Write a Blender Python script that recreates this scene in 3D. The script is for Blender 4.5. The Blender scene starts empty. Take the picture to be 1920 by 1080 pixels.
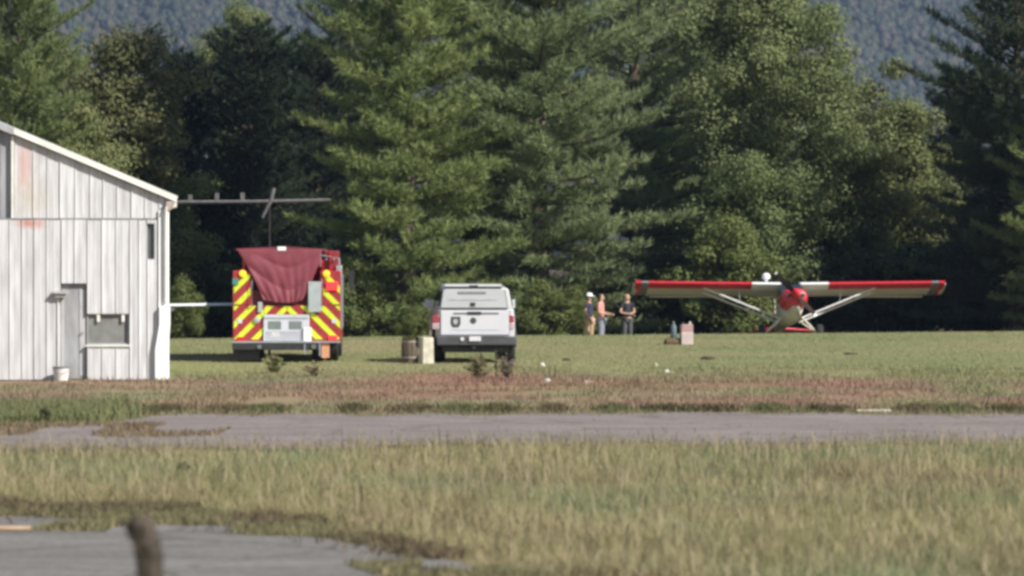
import bpy, bmesh, math, random
import numpy as np
from mathutils import Vector, Matrix, Euler

R = math.radians
sc = bpy.context.scene
col = sc.collection

# ------------------------------------------------------------------ camera, sky, sun, exposure
CAM_H, F_PX, HOR = 2.5, 8000.0, 476.0
cd = bpy.data.cameras.new('camera')
cam = bpy.data.objects.new('camera', cd); col.objects.link(cam)
cam.location = (0, 0, CAM_H)
cam.rotation_euler = (R(90) - math.atan((540 - HOR) / F_PX), 0, 0)
cd.sensor_width = 36.0
cd.lens = 36.0 * F_PX / 1920.0
cd.clip_start = 0.5
cd.clip_end = 12000
cd.dof.use_dof = True
cd.dof.focus_distance = 112.0
cd.dof.aperture_fstop = 2.7
sc.camera = cam

SUN_AZ, SUN_EL = 128.0, 38.0          # azimuth clockwise from +Y (the view direction)
world = bpy.data.worlds.new('World'); sc.world = world
world.use_nodes = True
wn = world.node_tree
bg = wn.nodes['Background']
sky = wn.nodes.new('ShaderNodeTexSky')
sky.sky_type = 'NISHITA'; sky.sun_disc = False
sky.sun_elevation = R(SUN_EL); sky.sun_rotation = R(SUN_AZ)
wn.links.new(sky.outputs[0], bg.inputs[0])
bg.inputs[1].default_value = 0.075
sund = Vector((math.sin(R(SUN_AZ)) * math.cos(R(SUN_EL)), math.cos(R(SUN_AZ)) * math.cos(R(SUN_EL)), math.sin(R(SUN_EL))))
sl = bpy.data.lights.new('sun', 'SUN'); sl.energy = 4.6; sl.angle = R(0.53); sl.color = (1.0, 0.965, 0.91)
sun = bpy.data.objects.new('sun', sl); col.objects.link(sun)
sun.rotation_euler = sund.to_track_quat('Z', 'Y').to_euler()
sun.location = (40, -20, 60)
sc.view_settings.view_transform = 'Standard'
sc.view_settings.look = 'None'
sc.view_settings.exposure = 0.5
sc.view_settings.gamma = 1.0
sc.view_settings.use_curve_mapping = False
sc.render.engine = 'CYCLES'
sc.cycles.use_denoising = True
sc.cycles.filter_width = 3.2
sc.cycles.max_bounces = 6
sc.cycles.diffuse_bounces = 3
sc.cycles.transmission_bounces = 4
sc.cycles.volume_bounces = 0
sc.cycles.sample_clamp_indirect = 6

rng = np.random.default_rng(7)
random.seed(7)

# ------------------------------------------------------------------ helpers
def at(px, py, D):
    return Vector(((px - 960) / F_PX * D, D, CAM_H - (py - HOR) / F_PX * D))

def smooth(a, b, x):
    t = np.clip((np.asarray(x, float) - a) / (b - a), 0, 1)
    return t * t * (3 - 2 * t)

_lat = np.random.default_rng(3).random((256, 256))
def vnoise(x, y, s, k=0):
    x = np.asarray(x, float) / s + 17.3 * k + 1000; y = np.asarray(y, float) / s + 41.7 * k + 1000
    i = np.floor(x).astype(int); j = np.floor(y).astype(int)
    u = x - i; v = y - j; u = u * u * (3 - 2 * u); v = v * v * (3 - 2 * v)
    a = _lat[i % 256, j % 256]; b = _lat[(i + 1) % 256, j % 256]; c = _lat[i % 256, (j + 1) % 256]; d = _lat[(i + 1) % 256, (j + 1) % 256]
    return (a * (1 - u) + b * u) * (1 - v) + (c * (1 - u) + d * u) * v

def gz(x, y):
    x = np.asarray(x, float); y = np.asarray(y, float)
    s = smooth(100, 128, y) * (1 - smooth(200, 400, y))
    z = -0.62 * smooth(129, 143, y) + 0.009 * np.clip(x, -25, 25) * s
    z = z + (vnoise(x, y, 6.0, 1) - 0.5) * 0.05 * smooth(84, 92, y) * (1 - smooth(300, 500, y))
    z = z + (vnoise(x, y, 2.3, 2) - 0.5) * 0.03 * smooth(66, 70, y) * (1 - smooth(300, 500, y))
    return z

def tag(o, label=None, cat=None, group=None, kind=None):
    if label: o['label'] = label
    if cat: o['category'] = cat
    if group: o['group'] = group
    if kind: o['kind'] = kind
    return o

def empty(name, loc, label, cat, rz=0.0, group=None):
    o = bpy.data.objects.new(name, None); col.objects.link(o)
    o.location = loc; o.rotation_euler = (0, 0, rz); o.empty_display_size = 0.2
    return tag(o, label, cat, group)

MATS = {}
def mat(name, color, rough=0.6, metal=0.0, var=0.12, scale=6.0, bump=0.0, bscale=40.0, spec=0.5, emit=None, estr=0.0, dark=None, stretch=None, coat=0.0):
    if name in MATS: return MATS[name]
    m = bpy.data.materials.new(name); m.use_nodes = True
    nt = m.node_tree; b = nt.nodes['Principled BSDF']
    b.inputs['Roughness'].default_value = rough
    b.inputs['Metallic'].default_value = metal
    b.inputs['Specular IOR Level'].default_value = spec
    if coat: b.inputs['Coat Weight'].default_value = coat
    tc = nt.nodes.new('ShaderNodeTexCoord'); mp = nt.nodes.new('ShaderNodeMapping')
    nt.links.new(tc.outputs['Object'], mp.inputs[0])
    if stretch: mp.inputs['Scale'].default_value = stretch
    n = nt.nodes.new('ShaderNodeTexNoise'); n.inputs['Scale'].default_value = scale; n.inputs['Detail'].default_value = 5
    nt.links.new(mp.outputs[0], n.inputs['Vector'])
    rp = nt.nodes.new('ShaderNodeValToRGB')
    c = np.array(color[:3], float)
    lo = np.array(dark, float) if dark is not None else c * (1 - var)
    hi = np.minimum(c * (1 + var), 1)
    rp.color_ramp.elements[0].position = 0.3; rp.color_ramp.elements[1].position = 0.7
    rp.color_ramp.elements[0].color = (*lo, 1); rp.color_ramp.elements[1].color = (*hi, 1)
    nt.links.new(n.outputs['Fac'], rp.inputs[0]); nt.links.new(rp.outputs[0], b.inputs['Base Color'])
    if bump:
        n2 = nt.nodes.new('ShaderNodeTexNoise'); n2.inputs['Scale'].default_value = bscale; n2.inputs['Detail'].default_value = 4
        nt.links.new(mp.outputs[0], n2.inputs['Vector'])
        bp = nt.nodes.new('ShaderNodeBump'); bp.inputs['Strength'].default_value = bump; bp.inputs['Distance'].default_value = 0.02
        nt.links.new(n2.outputs['Fac'], bp.inputs['Height']); nt.links.new(bp.outputs[0], b.inputs['Normal'])
    if emit:
        b.inputs['Emission Color'].default_value = (*emit, 1); b.inputs['Emission Strength'].default_value = estr
    MATS[name] = m
    return m

def leaf_mat(name, trans=0.35, rough=0.6, spec=0.25):
    if name in MATS: return MATS[name]
    m = bpy.data.materials.new(name); m.use_nodes = True
    nt = m.node_tree; b = nt.nodes['Principled BSDF']; out = nt.nodes['Material Output']
    at_ = nt.nodes.new('ShaderNodeAttribute'); at_.attribute_name = 'col'
    b.inputs['Roughness'].default_value = rough; b.inputs['Specular IOR Level'].default_value = spec
    nt.links.new(at_.outputs['Color'], b.inputs['Base Color'])
    if trans:
        tr = nt.nodes.new('ShaderNodeBsdfTranslucent'); nt.links.new(at_.outputs['Color'], tr.inputs[0])
        mx = nt.nodes.new('ShaderNodeMixShader'); mx.inputs[0].default_value = trans
        nt.links.new(b.outputs[0], mx.inputs[1]); nt.links.new(tr.outputs[0], mx.inputs[2]); nt.links.new(mx.outputs[0], out.inputs[0])
    MATS[name] = m
    return m

def np_mesh(name, verts, faces, cols=None, m=None, smooth_=False):
    """verts (N,3); faces (M,k) all the same k; cols (M,3) per face"""
    me = bpy.data.meshes.new(name)
    verts = np.ascontiguousarray(verts, np.float32); faces = np.ascontiguousarray(faces, np.int32)
    M, k = faces.shape
    me.vertices.add(len(verts)); me.vertices.foreach_set('co', verts.ravel())
    me.loops.add(M * k); me.loops.foreach_set('vertex_index', faces.ravel())
    me.polygons.add(M); me.polygons.foreach_set('loop_start', np.arange(0, M * k, k, dtype=np.int32))
    me.polygons.foreach_set('loop_total', np.full(M, k, np.int32))
    if smooth_: me.polygons.foreach_set('use_smooth', np.ones(M, bool))
    me.update(calc_edges=True)
    if cols is not None:
        a = me.attributes.new('col', 'FLOAT_COLOR', 'FACE')
        c = np.ones((M, 4), np.float32); c[:, :3] = np.clip(cols, 0, 1)
        a.data.foreach_set('color', c.ravel())
    if m: me.materials.append(m)
    return me

def add(name, me, parent=None, loc=None, rz=0.0, kind=None):
    o = bpy.data.objects.new(name, me); col.objects.link(o)
    if parent: o.parent = parent
    if loc is not None: o.location = loc
    if rz: o.rotation_euler = (0, 0, rz)
    if kind: o['kind'] = kind
    return o

class MB:
    def __init__(s): s.v = []; s.f = []
    def quad(s, pts):
        n = len(s.v); s.v += [tuple(p) for p in pts]; s.f.append(tuple(range(n, n + len(pts)))); return s
    def box(s, x0, x1, y0, y1, z0, z1, M=None):
        n = len(s.v)
        P = [(x, y, z) for z in (z0, z1) for y in (y0, y1) for x in (x0, x1)]
        if M is not None: P = [tuple(M @ Vector(p)) for p in P]
        s.v += P
        for q in ((0, 2, 3, 1), (4, 5, 7, 6), (0, 1, 5, 4), (2, 6, 7, 3), (0, 4, 6, 2), (1, 3, 7, 5)):
            s.f.append(tuple(n + i for i in q))
        return s
    def tube(s, pts, rads, n=8, caps=True):
        pts = [Vector(p) for p in pts]
        if not hasattr(rads, '__len__'): rads = [rads] * len(pts)
        base = len(s.v); ref = None
        for i, p in enumerate(pts):
            d = (pts[min(i + 1, len(pts) - 1)] - pts[max(i - 1, 0)]).normalized()
            if ref is None: ref = Vector((0, 0, 1)) if abs(d.z) < 0.9 else Vector((1, 0, 0))
            a = d.cross(ref).normalized(); b = a.cross(d).normalized()
            for k in range(n):
                t = 2 * math.pi * k / n
                s.v.append(tuple(p + (a * math.cos(t) + b * math.sin(t)) * rads[i]))
        for i in range(len(pts) - 1):
            for k in range(n):
                k2 = (k + 1) % n
                s.f.append((base + i * n + k, base + (i + 1) * n + k, base + (i + 1) * n + k2, base + i * n + k2))
        if caps:
            s.f.append(tuple(base + k for k in range(n)))
            e = base + (len(pts) - 1) * n
            s.f.append(tuple(e + k for k in reversed(range(n))))
        return s
    def loft(s, secs, caps=True, closed=True):
        """secs: list of equal-length point loops"""
        n = len(secs[0]); base = len(s.v)
        for sec in secs: s.v += [tuple(p) for p in sec]
        for i in range(len(secs) - 1):
            for k in range(n if closed else n - 1):
                k2 = (k + 1) % n
                s.f.append((base + i * n + k, base + i * n + k2, base + (i + 1) * n + k2, base + (i + 1) * n + k))
        if caps:
            s.f.append(tuple(base + k for k in reversed(range(n))))
            s.f.append(tuple(base + (len(secs) - 1) * n + k for k in range(n)))
        return s
    def prism(s, poly, y0, y1):
        """poly in (x,z), extruded along y"""
        return s.loft([[(x, y0, z) for x, z in poly], [(x, y1, z) for x, z in poly]])
    def lathe(s, prof, axis='x', c=(0, 0, 0), n=20):
        """prof: list of (a, r) along axis"""
        secs = []
        for a, r in prof:
            L = []
            for k in range(n):
                t = 2 * math.pi * k / n; p, q = r * math.cos(t), r * math.sin(t)
                L.append((c[0] + a, c[1] + p, c[2] + q) if axis == 'x' else ((c[0] + p, c[1] + q, c[2] + a) if axis == 'z' else (c[0] + p, c[1] + a, c[2] + q)))
            secs.append(L)
        return s.loft(secs)
    def mesh(s, name, m, xf=None, smooth_=False, autosharp=40):
        me = bpy.data.meshes.new(name)
        v = s.v if xf is None else [tuple(xf @ Vector(p)) for p in s.v]
        me.from_pydata(v, [], s.f)
        bm = bmesh.new(); bm.from_mesh(me); bmesh.ops.recalc_face_normals(bm, faces=bm.faces); bm.to_mesh(me); bm.free()
        if smooth_:
            me.polygons.foreach_set('use_smooth', np.ones(len(me.polygons), bool))
            me.set_sharp_from_angle(angle=R(autosharp))
        me.materials.append(m)
        return me
    def build(s, name, m, parent=None, xf=None, smooth_=False, bevel=0.0, kind=None, seg=2, subd=0):
        o = add(name, s.mesh(name, m, xf, smooth_), parent, kind=kind)
        if bevel:
            b = o.modifiers.new('bevel', 'BEVEL'); b.width = bevel; b.segments = seg; b.limit_method = 'ANGLE'; b.angle_limit = R(35)
        if subd:
            d = o.modifiers.new('sub', 'SUBSURF'); d.levels = subd; d.render_levels = subd
        return o

def copy_tree(o, parent=None):
    c = o.copy(); col.objects.link(c); c.parent = parent
    for ch in list(o.children): copy_tree(ch, c)
    return c

# ------------------------------------------------------------------ ground, roads, hill
def road_edge_y(x):
    """far edge of the foreground asphalt, as y for a given x"""
    return np.interp(x, [-60, -6, -3.1, -2.3, -1.55, -0.8, -0.1, 0.7, 2.1, 5, 12, 60], [43.5, 41.9, 41.2, 39.6, 38.1, 35.4, 33.3, 31.6, 29.5, 28.2, 27.8, 27.6])
TX0, TX1 = 54.6, 66.0
def taxi_far(x):  return TX1 + (vnoise(x, 0 * np.asarray(x, float), 0.9, 5) - 0.5) * 1.5 + (vnoise(x, 0 * np.asarray(x, float), 0.3, 7) - 0.5) * 0.6 + (vnoise(x, 0 * np.asarray(x, float), 2.7, 9) - 0.5) * 1.8 - 4.0 * smooth(-5.2, -6.6, x) * 1.0
def taxi_near(x): return TX0 + (vnoise(x, 0 * np.asarray(x, float) + 9, 0.8, 6) - 0.5) * 1.6 + (vnoise(x, 0 * np.asarray(x, float) + 3, 3.1, 8) - 0.5) * 2.2 + 0.8 * smooth(-3, 4, x)

def ground_col(x, y):
    """real surface colour (dry grass, weeds, litter) by place"""
    x = np.asarray(x, float); y = np.asarray(y, float)
    n1 = vnoise(x, y, 3.5, 11)[..., None]; n2 = vnoise(x, y, 1.1, 12)[..., None]; n3 = vnoise(x, y * 0.45, 9.0, 13)[..., None]
    olive = np.array([0.192, 0.200, 0.094]); straw = np.array([0.245, 0.214, 0.120]); green = np.array([0.145, 0.188, 0.080])
    field = olive + (straw - olive) * np.clip(n1 * 1.3 - 0.25, 0, 1) + (green - olive) * np.clip(n3 * 1.8 - 0.7, 0, 1) * 0.8
    brown = np.array([0.225, 0.172, 0.115]); red = np.array([0.255, 0.145, 0.112]); tan = np.array([0.262, 0.212, 0.135])
    weeds = brown + (red - brown) * np.clip(n1 * 2.2 - 1.0, 0, 1) + (tan - brown) * np.clip(n2 * 1.6 - 0.5, 0, 1) + (green - brown) * np.clip(vnoise(x, y, 1.9, 15)[..., None] * 2 - 1.0, 0, 1) * 0.8
    lim = 88.0 + (vnoise(x, y, 5.0, 14) - 0.5) * 7 - 7.0 * smooth(3, 11, x)
    w = (1 - smooth(-2.5, 2.5, y - lim))[..., None] * smooth(64, 67, y)[..., None]
    c = field * (1 - w) + weeds * w
    mead = olive * 0.95 + (straw - olive) * np.clip(n1 * 1.6 - 0.3, 0, 1) + (green - olive) * np.clip(n3 * 2.2 - 0.8, 0, 1)
    thatch = np.array([0.20, 0.165, 0.10])
    m = (1 - smooth(60, 62, y))[..., None]
    c = c * (1 - m) + (mead * 0.55 + thatch * 0.45) * m
    f = smooth(143, 147, y)[..., None]
    litter = np.array([0.075, 0.062, 0.040]) * (0.7 + 0.6 * n2)
    return c * (1 - f) + litter * f

def nonuni(fine0, fine1, step, lo, hi, n):
    a = np.arange(fine0, fine1 + 1e-6, step)
    l = fine0 - np.geomspace(step * 2, fine0 - lo, n)[::-1]; r = fine1 + np.geomspace(step * 2, hi - fine1, n)
    return np.concatenate([l, a, r])

gx = nonuni(-30, 30, 0.4, -3000, 3000, 18); gy = nonuni(22, 176, 0.4, -400, 4500, 18)
X, Y = np.meshgrid(gx, gy)
Z = gz(X, Y)
V = np.stack([X, Y, Z], -1).reshape(-1, 3)
nx, ny = len(gx), len(gy)
i = np.arange(ny - 1)[:, None] * nx + np.arange(nx - 1)[None]
Fq = np.stack([i, i + 1, i + nx + 1, i + nx], -1).reshape(-1, 4)
gcol = ground_col(V[Fq].mean(1)[:, 0], V[Fq].mean(1)[:, 1])

gm = bpy.data.materials.new('ground_soil'); gm.use_nodes = True
nt = gm.node_tree; b = nt.nodes['Principled BSDF']; b.inputs['Roughness'].default_value = 0.95; b.inputs['Specular IOR Level'].default_value = 0.1
a_ = nt.nodes.new('ShaderNodeAttribute'); a_.attribute_name = 'col'
tc = nt.nodes.new('ShaderNodeTexCoord')
n_ = nt.nodes.new('ShaderNodeTexNoise'); n_.inputs['Scale'].default_value = 3.0; n_.inputs['Detail'].default_value = 8; n_.inputs['Roughness'].default_value = 0.7
nt.links.new(tc.outputs['Object'], n_.inputs['Vector'])
rp = nt.nodes.new('ShaderNodeValToRGB'); rp.color_ramp.elements[0].position = 0.3; rp.color_ramp.elements[1].position = 0.72
rp.color_ramp.elements[0].color = (0.85, 0.83, 0.78, 1); rp.color_ramp.elements[1].color = (1.35, 1.32, 1.25, 1)
nt.links.new(n_.outputs['Fac'], rp.inputs[0])
mx = nt.nodes.new('ShaderNodeMix'); mx.data_type = 'RGBA'; mx.blend_type = 'MULTIPLY'; mx.inputs['Factor'].default_value = 1.0
nt.links.new(a_.outputs['Color'], mx.inputs['A']); nt.links.new(rp.outputs[0], mx.inputs['B']); nt.links.new(mx.outputs['Result'], b.inputs['Base Color'])
bp = nt.nodes.new('ShaderNodeBump'); bp.inputs['Strength'].default_value = 0.6; bp.inputs['Distance'].default_value = 0.05
nt.links.new(n_.outputs['Fac'], bp.inputs['Height']); nt.links.new(bp.outputs[0], b.inputs['Normal'])
ground = add('ground', np_mesh('ground', V, Fq, gcol, gm, True)); tag(ground, kind='structure')

def asphalt(name, c1, c2, c3):
    m = bpy.data.materials.new(name); m.use_nodes = True
    nt = m.node_tree; b = nt.nodes['Principled BSDF']; b.inputs['Roughness'].default_value = 0.85; b.inputs['Specular IOR Level'].default_value = 0.3
    tc = nt.nodes.new('ShaderNodeTexCoord')
    def noise(s, d, st=(1, 1, 1)):
        mp = nt.nodes.new('ShaderNodeMapping'); mp.inputs['Scale'].default_value = st; nt.links.new(tc.outputs['Object'], mp.inputs[0])
        n = nt.nodes.new('ShaderNodeTexNoise'); n.inputs['Scale'].default_value = s; n.inputs['Detail'].default_value = d; nt.links.new(mp.outputs[0], n.inputs['Vector']); return n
    n1 = noise(0.5, 4, (1, 2.2, 1)); n2 = noise(14, 6)
    r1 = nt.nodes.new('ShaderNodeValToRGB'); e = r1.color_ramp.elements
    e[0].position = 0.32; e[0].color = (*c1, 1); e[1].position = 0.7; e[1].color = (*c2, 1)
    k = e.new(0.52); k.color = (*c3, 1)
    nt.links.new(n1.outputs['Fac'], r1.inputs[0])
    r2 = nt.nodes.new('ShaderNodeValToRGB'); r2.color_ramp.elements[0].color = (0.72, 0.72, 0.72, 1); r2.color_ramp.elements[1].color = (1.22, 1.22, 1.22, 1)
    r2.color_ramp.elements[0].position = 0.3; r2.color_ramp.elements[1].position = 0.7
    nt.links.new(n2.outputs['Fac'], r2.inputs[0])
    mx = nt.nodes.new('ShaderNodeMix'); mx.data_type = 'RGBA'; mx.blend_type = 'MULTIPLY'; mx.inputs['Factor'].default_value = 1
    nt.links.new(r1.outputs[0], mx.inputs['A']); nt.links.new(r2.outputs[0], mx.inputs['B'])
    # cracks
    vo = nt.nodes.new('ShaderNodeTexVoronoi'); vo.feature = 'DISTANCE_TO_EDGE'; vo.inputs['Scale'].default_value = 0.55
    dn = noise(2.5, 3); ad = nt.nodes.new('ShaderNodeMixRGB'); ad.blend_type = 'ADD'; ad.inputs[0].default_value = 0.35
    nt.links.new(tc.outputs['Object'], ad.inputs[1]); nt.links.new(dn.outputs['Color'], ad.inputs[2]); nt.links.new(ad.outputs[0], vo.inputs['Vector'])
    r3 = nt.nodes.new('ShaderNodeValToRGB'); r3.color_ramp.elements[0].position = 0.008; r3.color_ramp.elements[1].position = 0.03
    r3.color_ramp.elements[0].color = (0.72, 0.69, 0.62, 1); r3.color_ramp.elements[1].color = (1, 1, 1, 1)
    nt.links.new(vo.outputs['Distance'], r3.inputs[0])
    m2 = nt.nodes.new('ShaderNodeMix'); m2.data_type = 'RGBA'; m2.blend_type = 'MULTIPLY'; m2.inputs['Factor'].default_value = 1
    nt.links.new(mx.outputs['Result'], m2.inputs['A']); nt.links.new(r3.outputs[0], m2.inputs['B']); nt.links.new(m2.outputs['Result'], b.inputs['Base Color'])
    bp = nt.nodes.new('ShaderNodeBump'); bp.inputs['Strength'].default_value = 0.4; bp.inputs['Distance'].default_value = 0.01
    nt.links.new(n2.outputs['Fac'], bp.inputs['Height']); nt.links.new(bp.outputs[0], b.inputs['Normal'])
    return m

def strip(name, xs, ya, yb, z, m, rows=6):
    vs = []; fs = []
    t = np.linspace(0, 1, rows + 1)
    P = np.stack([np.repeat(xs[:, None], rows + 1, 1), ya[:, None] * (1 - t) + yb[:, None] * t, np.full((len(xs), rows + 1), z)], -1)
    n = rows + 1; i = np.arange(len(xs) - 1)[:, None] * n + np.arange(rows)[None]
    f = np.stack([i, i + n, i + n + 1, i + 1], -1).reshape(-1, 4)
    o = add(name, np_mesh(name, P.reshape(-1, 3), f, None, m)); tag(o, kind='structure'); return o

rs = np.random.default_rng(5)
xs = np.arange(-40, 40.01, 0.15)
taxi_m = asphalt('taxiway_asphalt', (0.205, 0.172, 0.150), (0.272, 0.230, 0.208), (0.237, 0.199, 0.180))
road_m = asphalt('road_asphalt', (0.150, 0.138, 0.120), (0.228, 0.210, 0.188), (0.192, 0.177, 0.158))
strip('taxiway', xs, taxi_near(xs), taxi_far(xs) + 0.15 * (rs.random(len(xs)) - 0.5), 0.022, taxi_m)
yr = road_edge_y(xs) + 0.6 * (vnoise(xs, xs * 0, 0.7, 21) - 0.5) + 0.15 * (rs.random(len(xs)) - 0.5)
strip('road', xs, np.minimum(yr - 4, 25.5 + 0.02 * xs), yr, 0.022, road_m, 10)

# far wooded hill, about 3 km away
def hill_z(x, y):
    r = smooth(1500, 3300, y - 0.12 * x + 120 * (vnoise(x, y, 420, 31) - 0.5))
    return -6 + 330 * r * (0.85 + 0.35 * vnoise(x, y, 600, 32)) + 14 * (vnoise(x, y, 130, 33) - 0.5) * r
hx = np.linspace(-1400, 1400, 90); hy = np.linspace(1400, 3700, 70)
X, Y = np.meshgrid(hx, hy); Z = hill_z(X, Y); V = np.stack([X, Y, Z], -1).reshape(-1, 3)
i = np.arange(69)[:, None] * 90 + np.arange(89)[None]
hill = add('hill', np_mesh('hill', V, np.stack([i, i + 1, i + 91, i + 90], -1).reshape(-1, 4), None, mat('hill_soil', (0.035, 0.040, 0.022), 0.95, scale=0.02, var=0.4, spec=0.1), True))
tag(hill, kind='structure')
icv = np.array([(1, 0, 0), (0, 1, 0), (-1, 0, 0), (0, -1, 0), (0, 0, 1), (0, 0, -1)], float); icf = np.array([(0, 1, 4), (1, 2, 4), (2, 3, 4), (3, 0, 4), (1, 0, 5), (2, 1, 5), (3, 2, 5), (0, 3, 5)])
N = 70000
ty = 1650 + rng.random(N) ** 0.75 * 1550; tx = (rng.random(N) * 2 - 1) * (0.125 * ty + 40)
tz = hill_z(tx, ty); sr = 1.5 + rng.random(N) ** 2 * 2.6
jit = 1 + (rng.random((N, len(icv))) - 0.5) * 0.5
P = icv[None] * jit[..., None] * sr[:, None, None] * np.array([1, 1, 1.25])
P = P + np.stack([tx, ty, tz + sr * 0.9], -1)[:, None]
Fh = (icf[None] + (np.arange(N) * len(icv))[:, None, None]).reshape(-1, 3)
pal = np.array([[0.036, 0.044, 0.022], [0.046, 0.050, 0.024], [0.028, 0.038, 0.022], [0.055, 0.048, 0.028]])
hc = np.repeat(pal[rng.integers(0, 4, N)], len(icf), 0) * (0.9 + 0.2 * rng.random((N * len(icf), 1))) * np.repeat(0.75 + 0.6 * vnoise(tx, ty, 55, 34), len(icf))[:, None]
hf = add('hill_forest', np_mesh('hill_forest', P.reshape(-1, 3), Fh, hc, leaf_mat('far_leaf', 0.0), True))
tag(hf, 'hazy bluish wooded hillside far behind the trees', 'forest', kind='stuff')

# ------------------------------------------------------------------ trees
BARK = mat('bark', (0.11, 0.085, 0.065), 0.9, var=0.35, scale=9, bump=0.7, bscale=25, spec=0.1)
NEEDLE = leaf_mat('pine_needles', 0.40, 0.8, 0.08); LEAF = leaf_mat('tree_leaves', 0.38, 0.7, 0.15)

def spray(base, dirs, L, W, r):
    """triangles standing on base points pointing along dirs"""
    side = np.cross(dirs, r.normal(size=dirs.shape)); side /= np.linalg.norm(side, axis=1, keepdims=True) + 1e-9
    a = base - side * W[:, None] * 0.5; b = base + side * W[:, None] * 0.5; c = base + dirs * L[:, None]
    return np.stack([a, b, c], 1)

def pine(seed, H, Rr, pal, z0=0.6, dens=1.0, droop=0.0, shape=0.8, tuftL=0.30):
    r = np.random.default_rng(seed); pr = random.Random(seed)
    wood = MB()
    lean = [pr.uniform(-0.02, 0.02), pr.uniform(-0.02, 0.02)]
    tp = lambda z: Vector((lean[0] * z, lean[1] * z, z))
    zs = np.linspace(0, H, 9)
    wood.tube([tp(z) for z in zs], [max(0.02, 0.016 * H * (1 - z / H) ** 0.9) for z in zs], 9)
    B = []; Dn = []; TV = []
    z = z0
    while z < H - 0.15:
        t = z / H
        prof = (1 - t) ** shape * (0.55 + 0.45 * min(1, (t + 0.05) / 0.18))
        nb = 5 if t < 0.8 else 4
        a0 = pr.uniform(0, 6.28)
        lobe = 0.75 + 0.5 * pr.random()
        for k in range(nb):
            az = a0 + k * 6.283 / nb + pr.uniform(-0.45, 0.45)
            L = max(0.25, Rr * prof * lobe * pr.uniform(0.6, 1.15))
            el = -0.10 - droop + 0.85 * t ** 1.2 + pr.uniform(-0.12, 0.12)
            p0 = tp(z + pr.uniform(-0.15, 0.15)); dh = Vector((math.cos(az), math.sin(az), 0))
            def bp_(s): return p0 + dh * (L * s * math.cos(el * 0.7)) + Vector((0, 0, L * (s * math.sin(el) + 0.20 * s * s)))
            if L > 0.7: wood.tube([bp_(0), bp_(0.5), bp_(0.9)], [0.018 + 0.011 * L, 0.012 + 0.006 * L, 0.008], 4, False)
            tip = (bp_(1) - bp_(0.9)).normalized()
            sidev = Vector((-dh.y, dh.x, 0))
            nt_ = max(3, int(L * 4.6 * dens))
            bv = pr.random()
            for j in range(nt_):
                s = 0.10 + 0.90 * (j + pr.random()) / nt_
                q = bp_(min(s, 1)); sg = 1 if (j & 1) else -1
                tl = (0.30 * L * (1.08 - s) + 0.22) * pr.uniform(0.7, 1.2)
                td = (tip * 0.75 + sidev * sg * pr.uniform(0.45, 1.0) + Vector((0, 0, pr.uniform(0.0, 0.35)))).normalized()
                m = max(1, int(tl * 4.0 * dens + 0.5))
                for h in range(m):
                    B.append(q + td * (tl * (h + 0.6) / m)); Dn.append(td); TV.append(0.6 * bv + 0.4 * pr.random())
            for h in range(2):
                B.append(bp_(0.9 + 0.1 * h)); Dn.append(tip); TV.append(bv)
        z += pr.uniform(0.28, 0.5) * (1.0 if t < 0.7 else 0.8) * (H / 18) ** 0.3
    B = np.array([p[:] for p in B]); Dn = np.array([p[:] for p in Dn]); TV = np.array(TV)
    k = 13
    b2 = np.repeat(B, k, 0) + r.normal(size=(len(B) * k, 3)) * 0.045
    d2 = np.repeat(Dn, k, 0) * 0.75 + r.normal(size=(len(B) * k, 3)) * 0.55 + np.array([0, 0, 0.30])
    d2 /= np.linalg.norm(d2, axis=1, keepdims=True)
    n = len(b2)
    T = spray(b2, d2, tuftL * (0.65 + 0.6 * r.random(n)), 0.040 + 0.025 * r.random(n), r)
    pal = np.array(pal); tv = np.repeat(TV, k)
    c = pal[0] + (pal[1] - pal[0]) * tv[:, None]
    c = c * (1.7 + 0.45 * r.random((n, 1)))
    me = np_mesh('pine_crown', T.reshape(-1, 3), np.arange(n * 3).reshape(-1, 3), c, NEEDLE)
    return wood.mesh('pine_trunk', BARK, None, True), me

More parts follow.
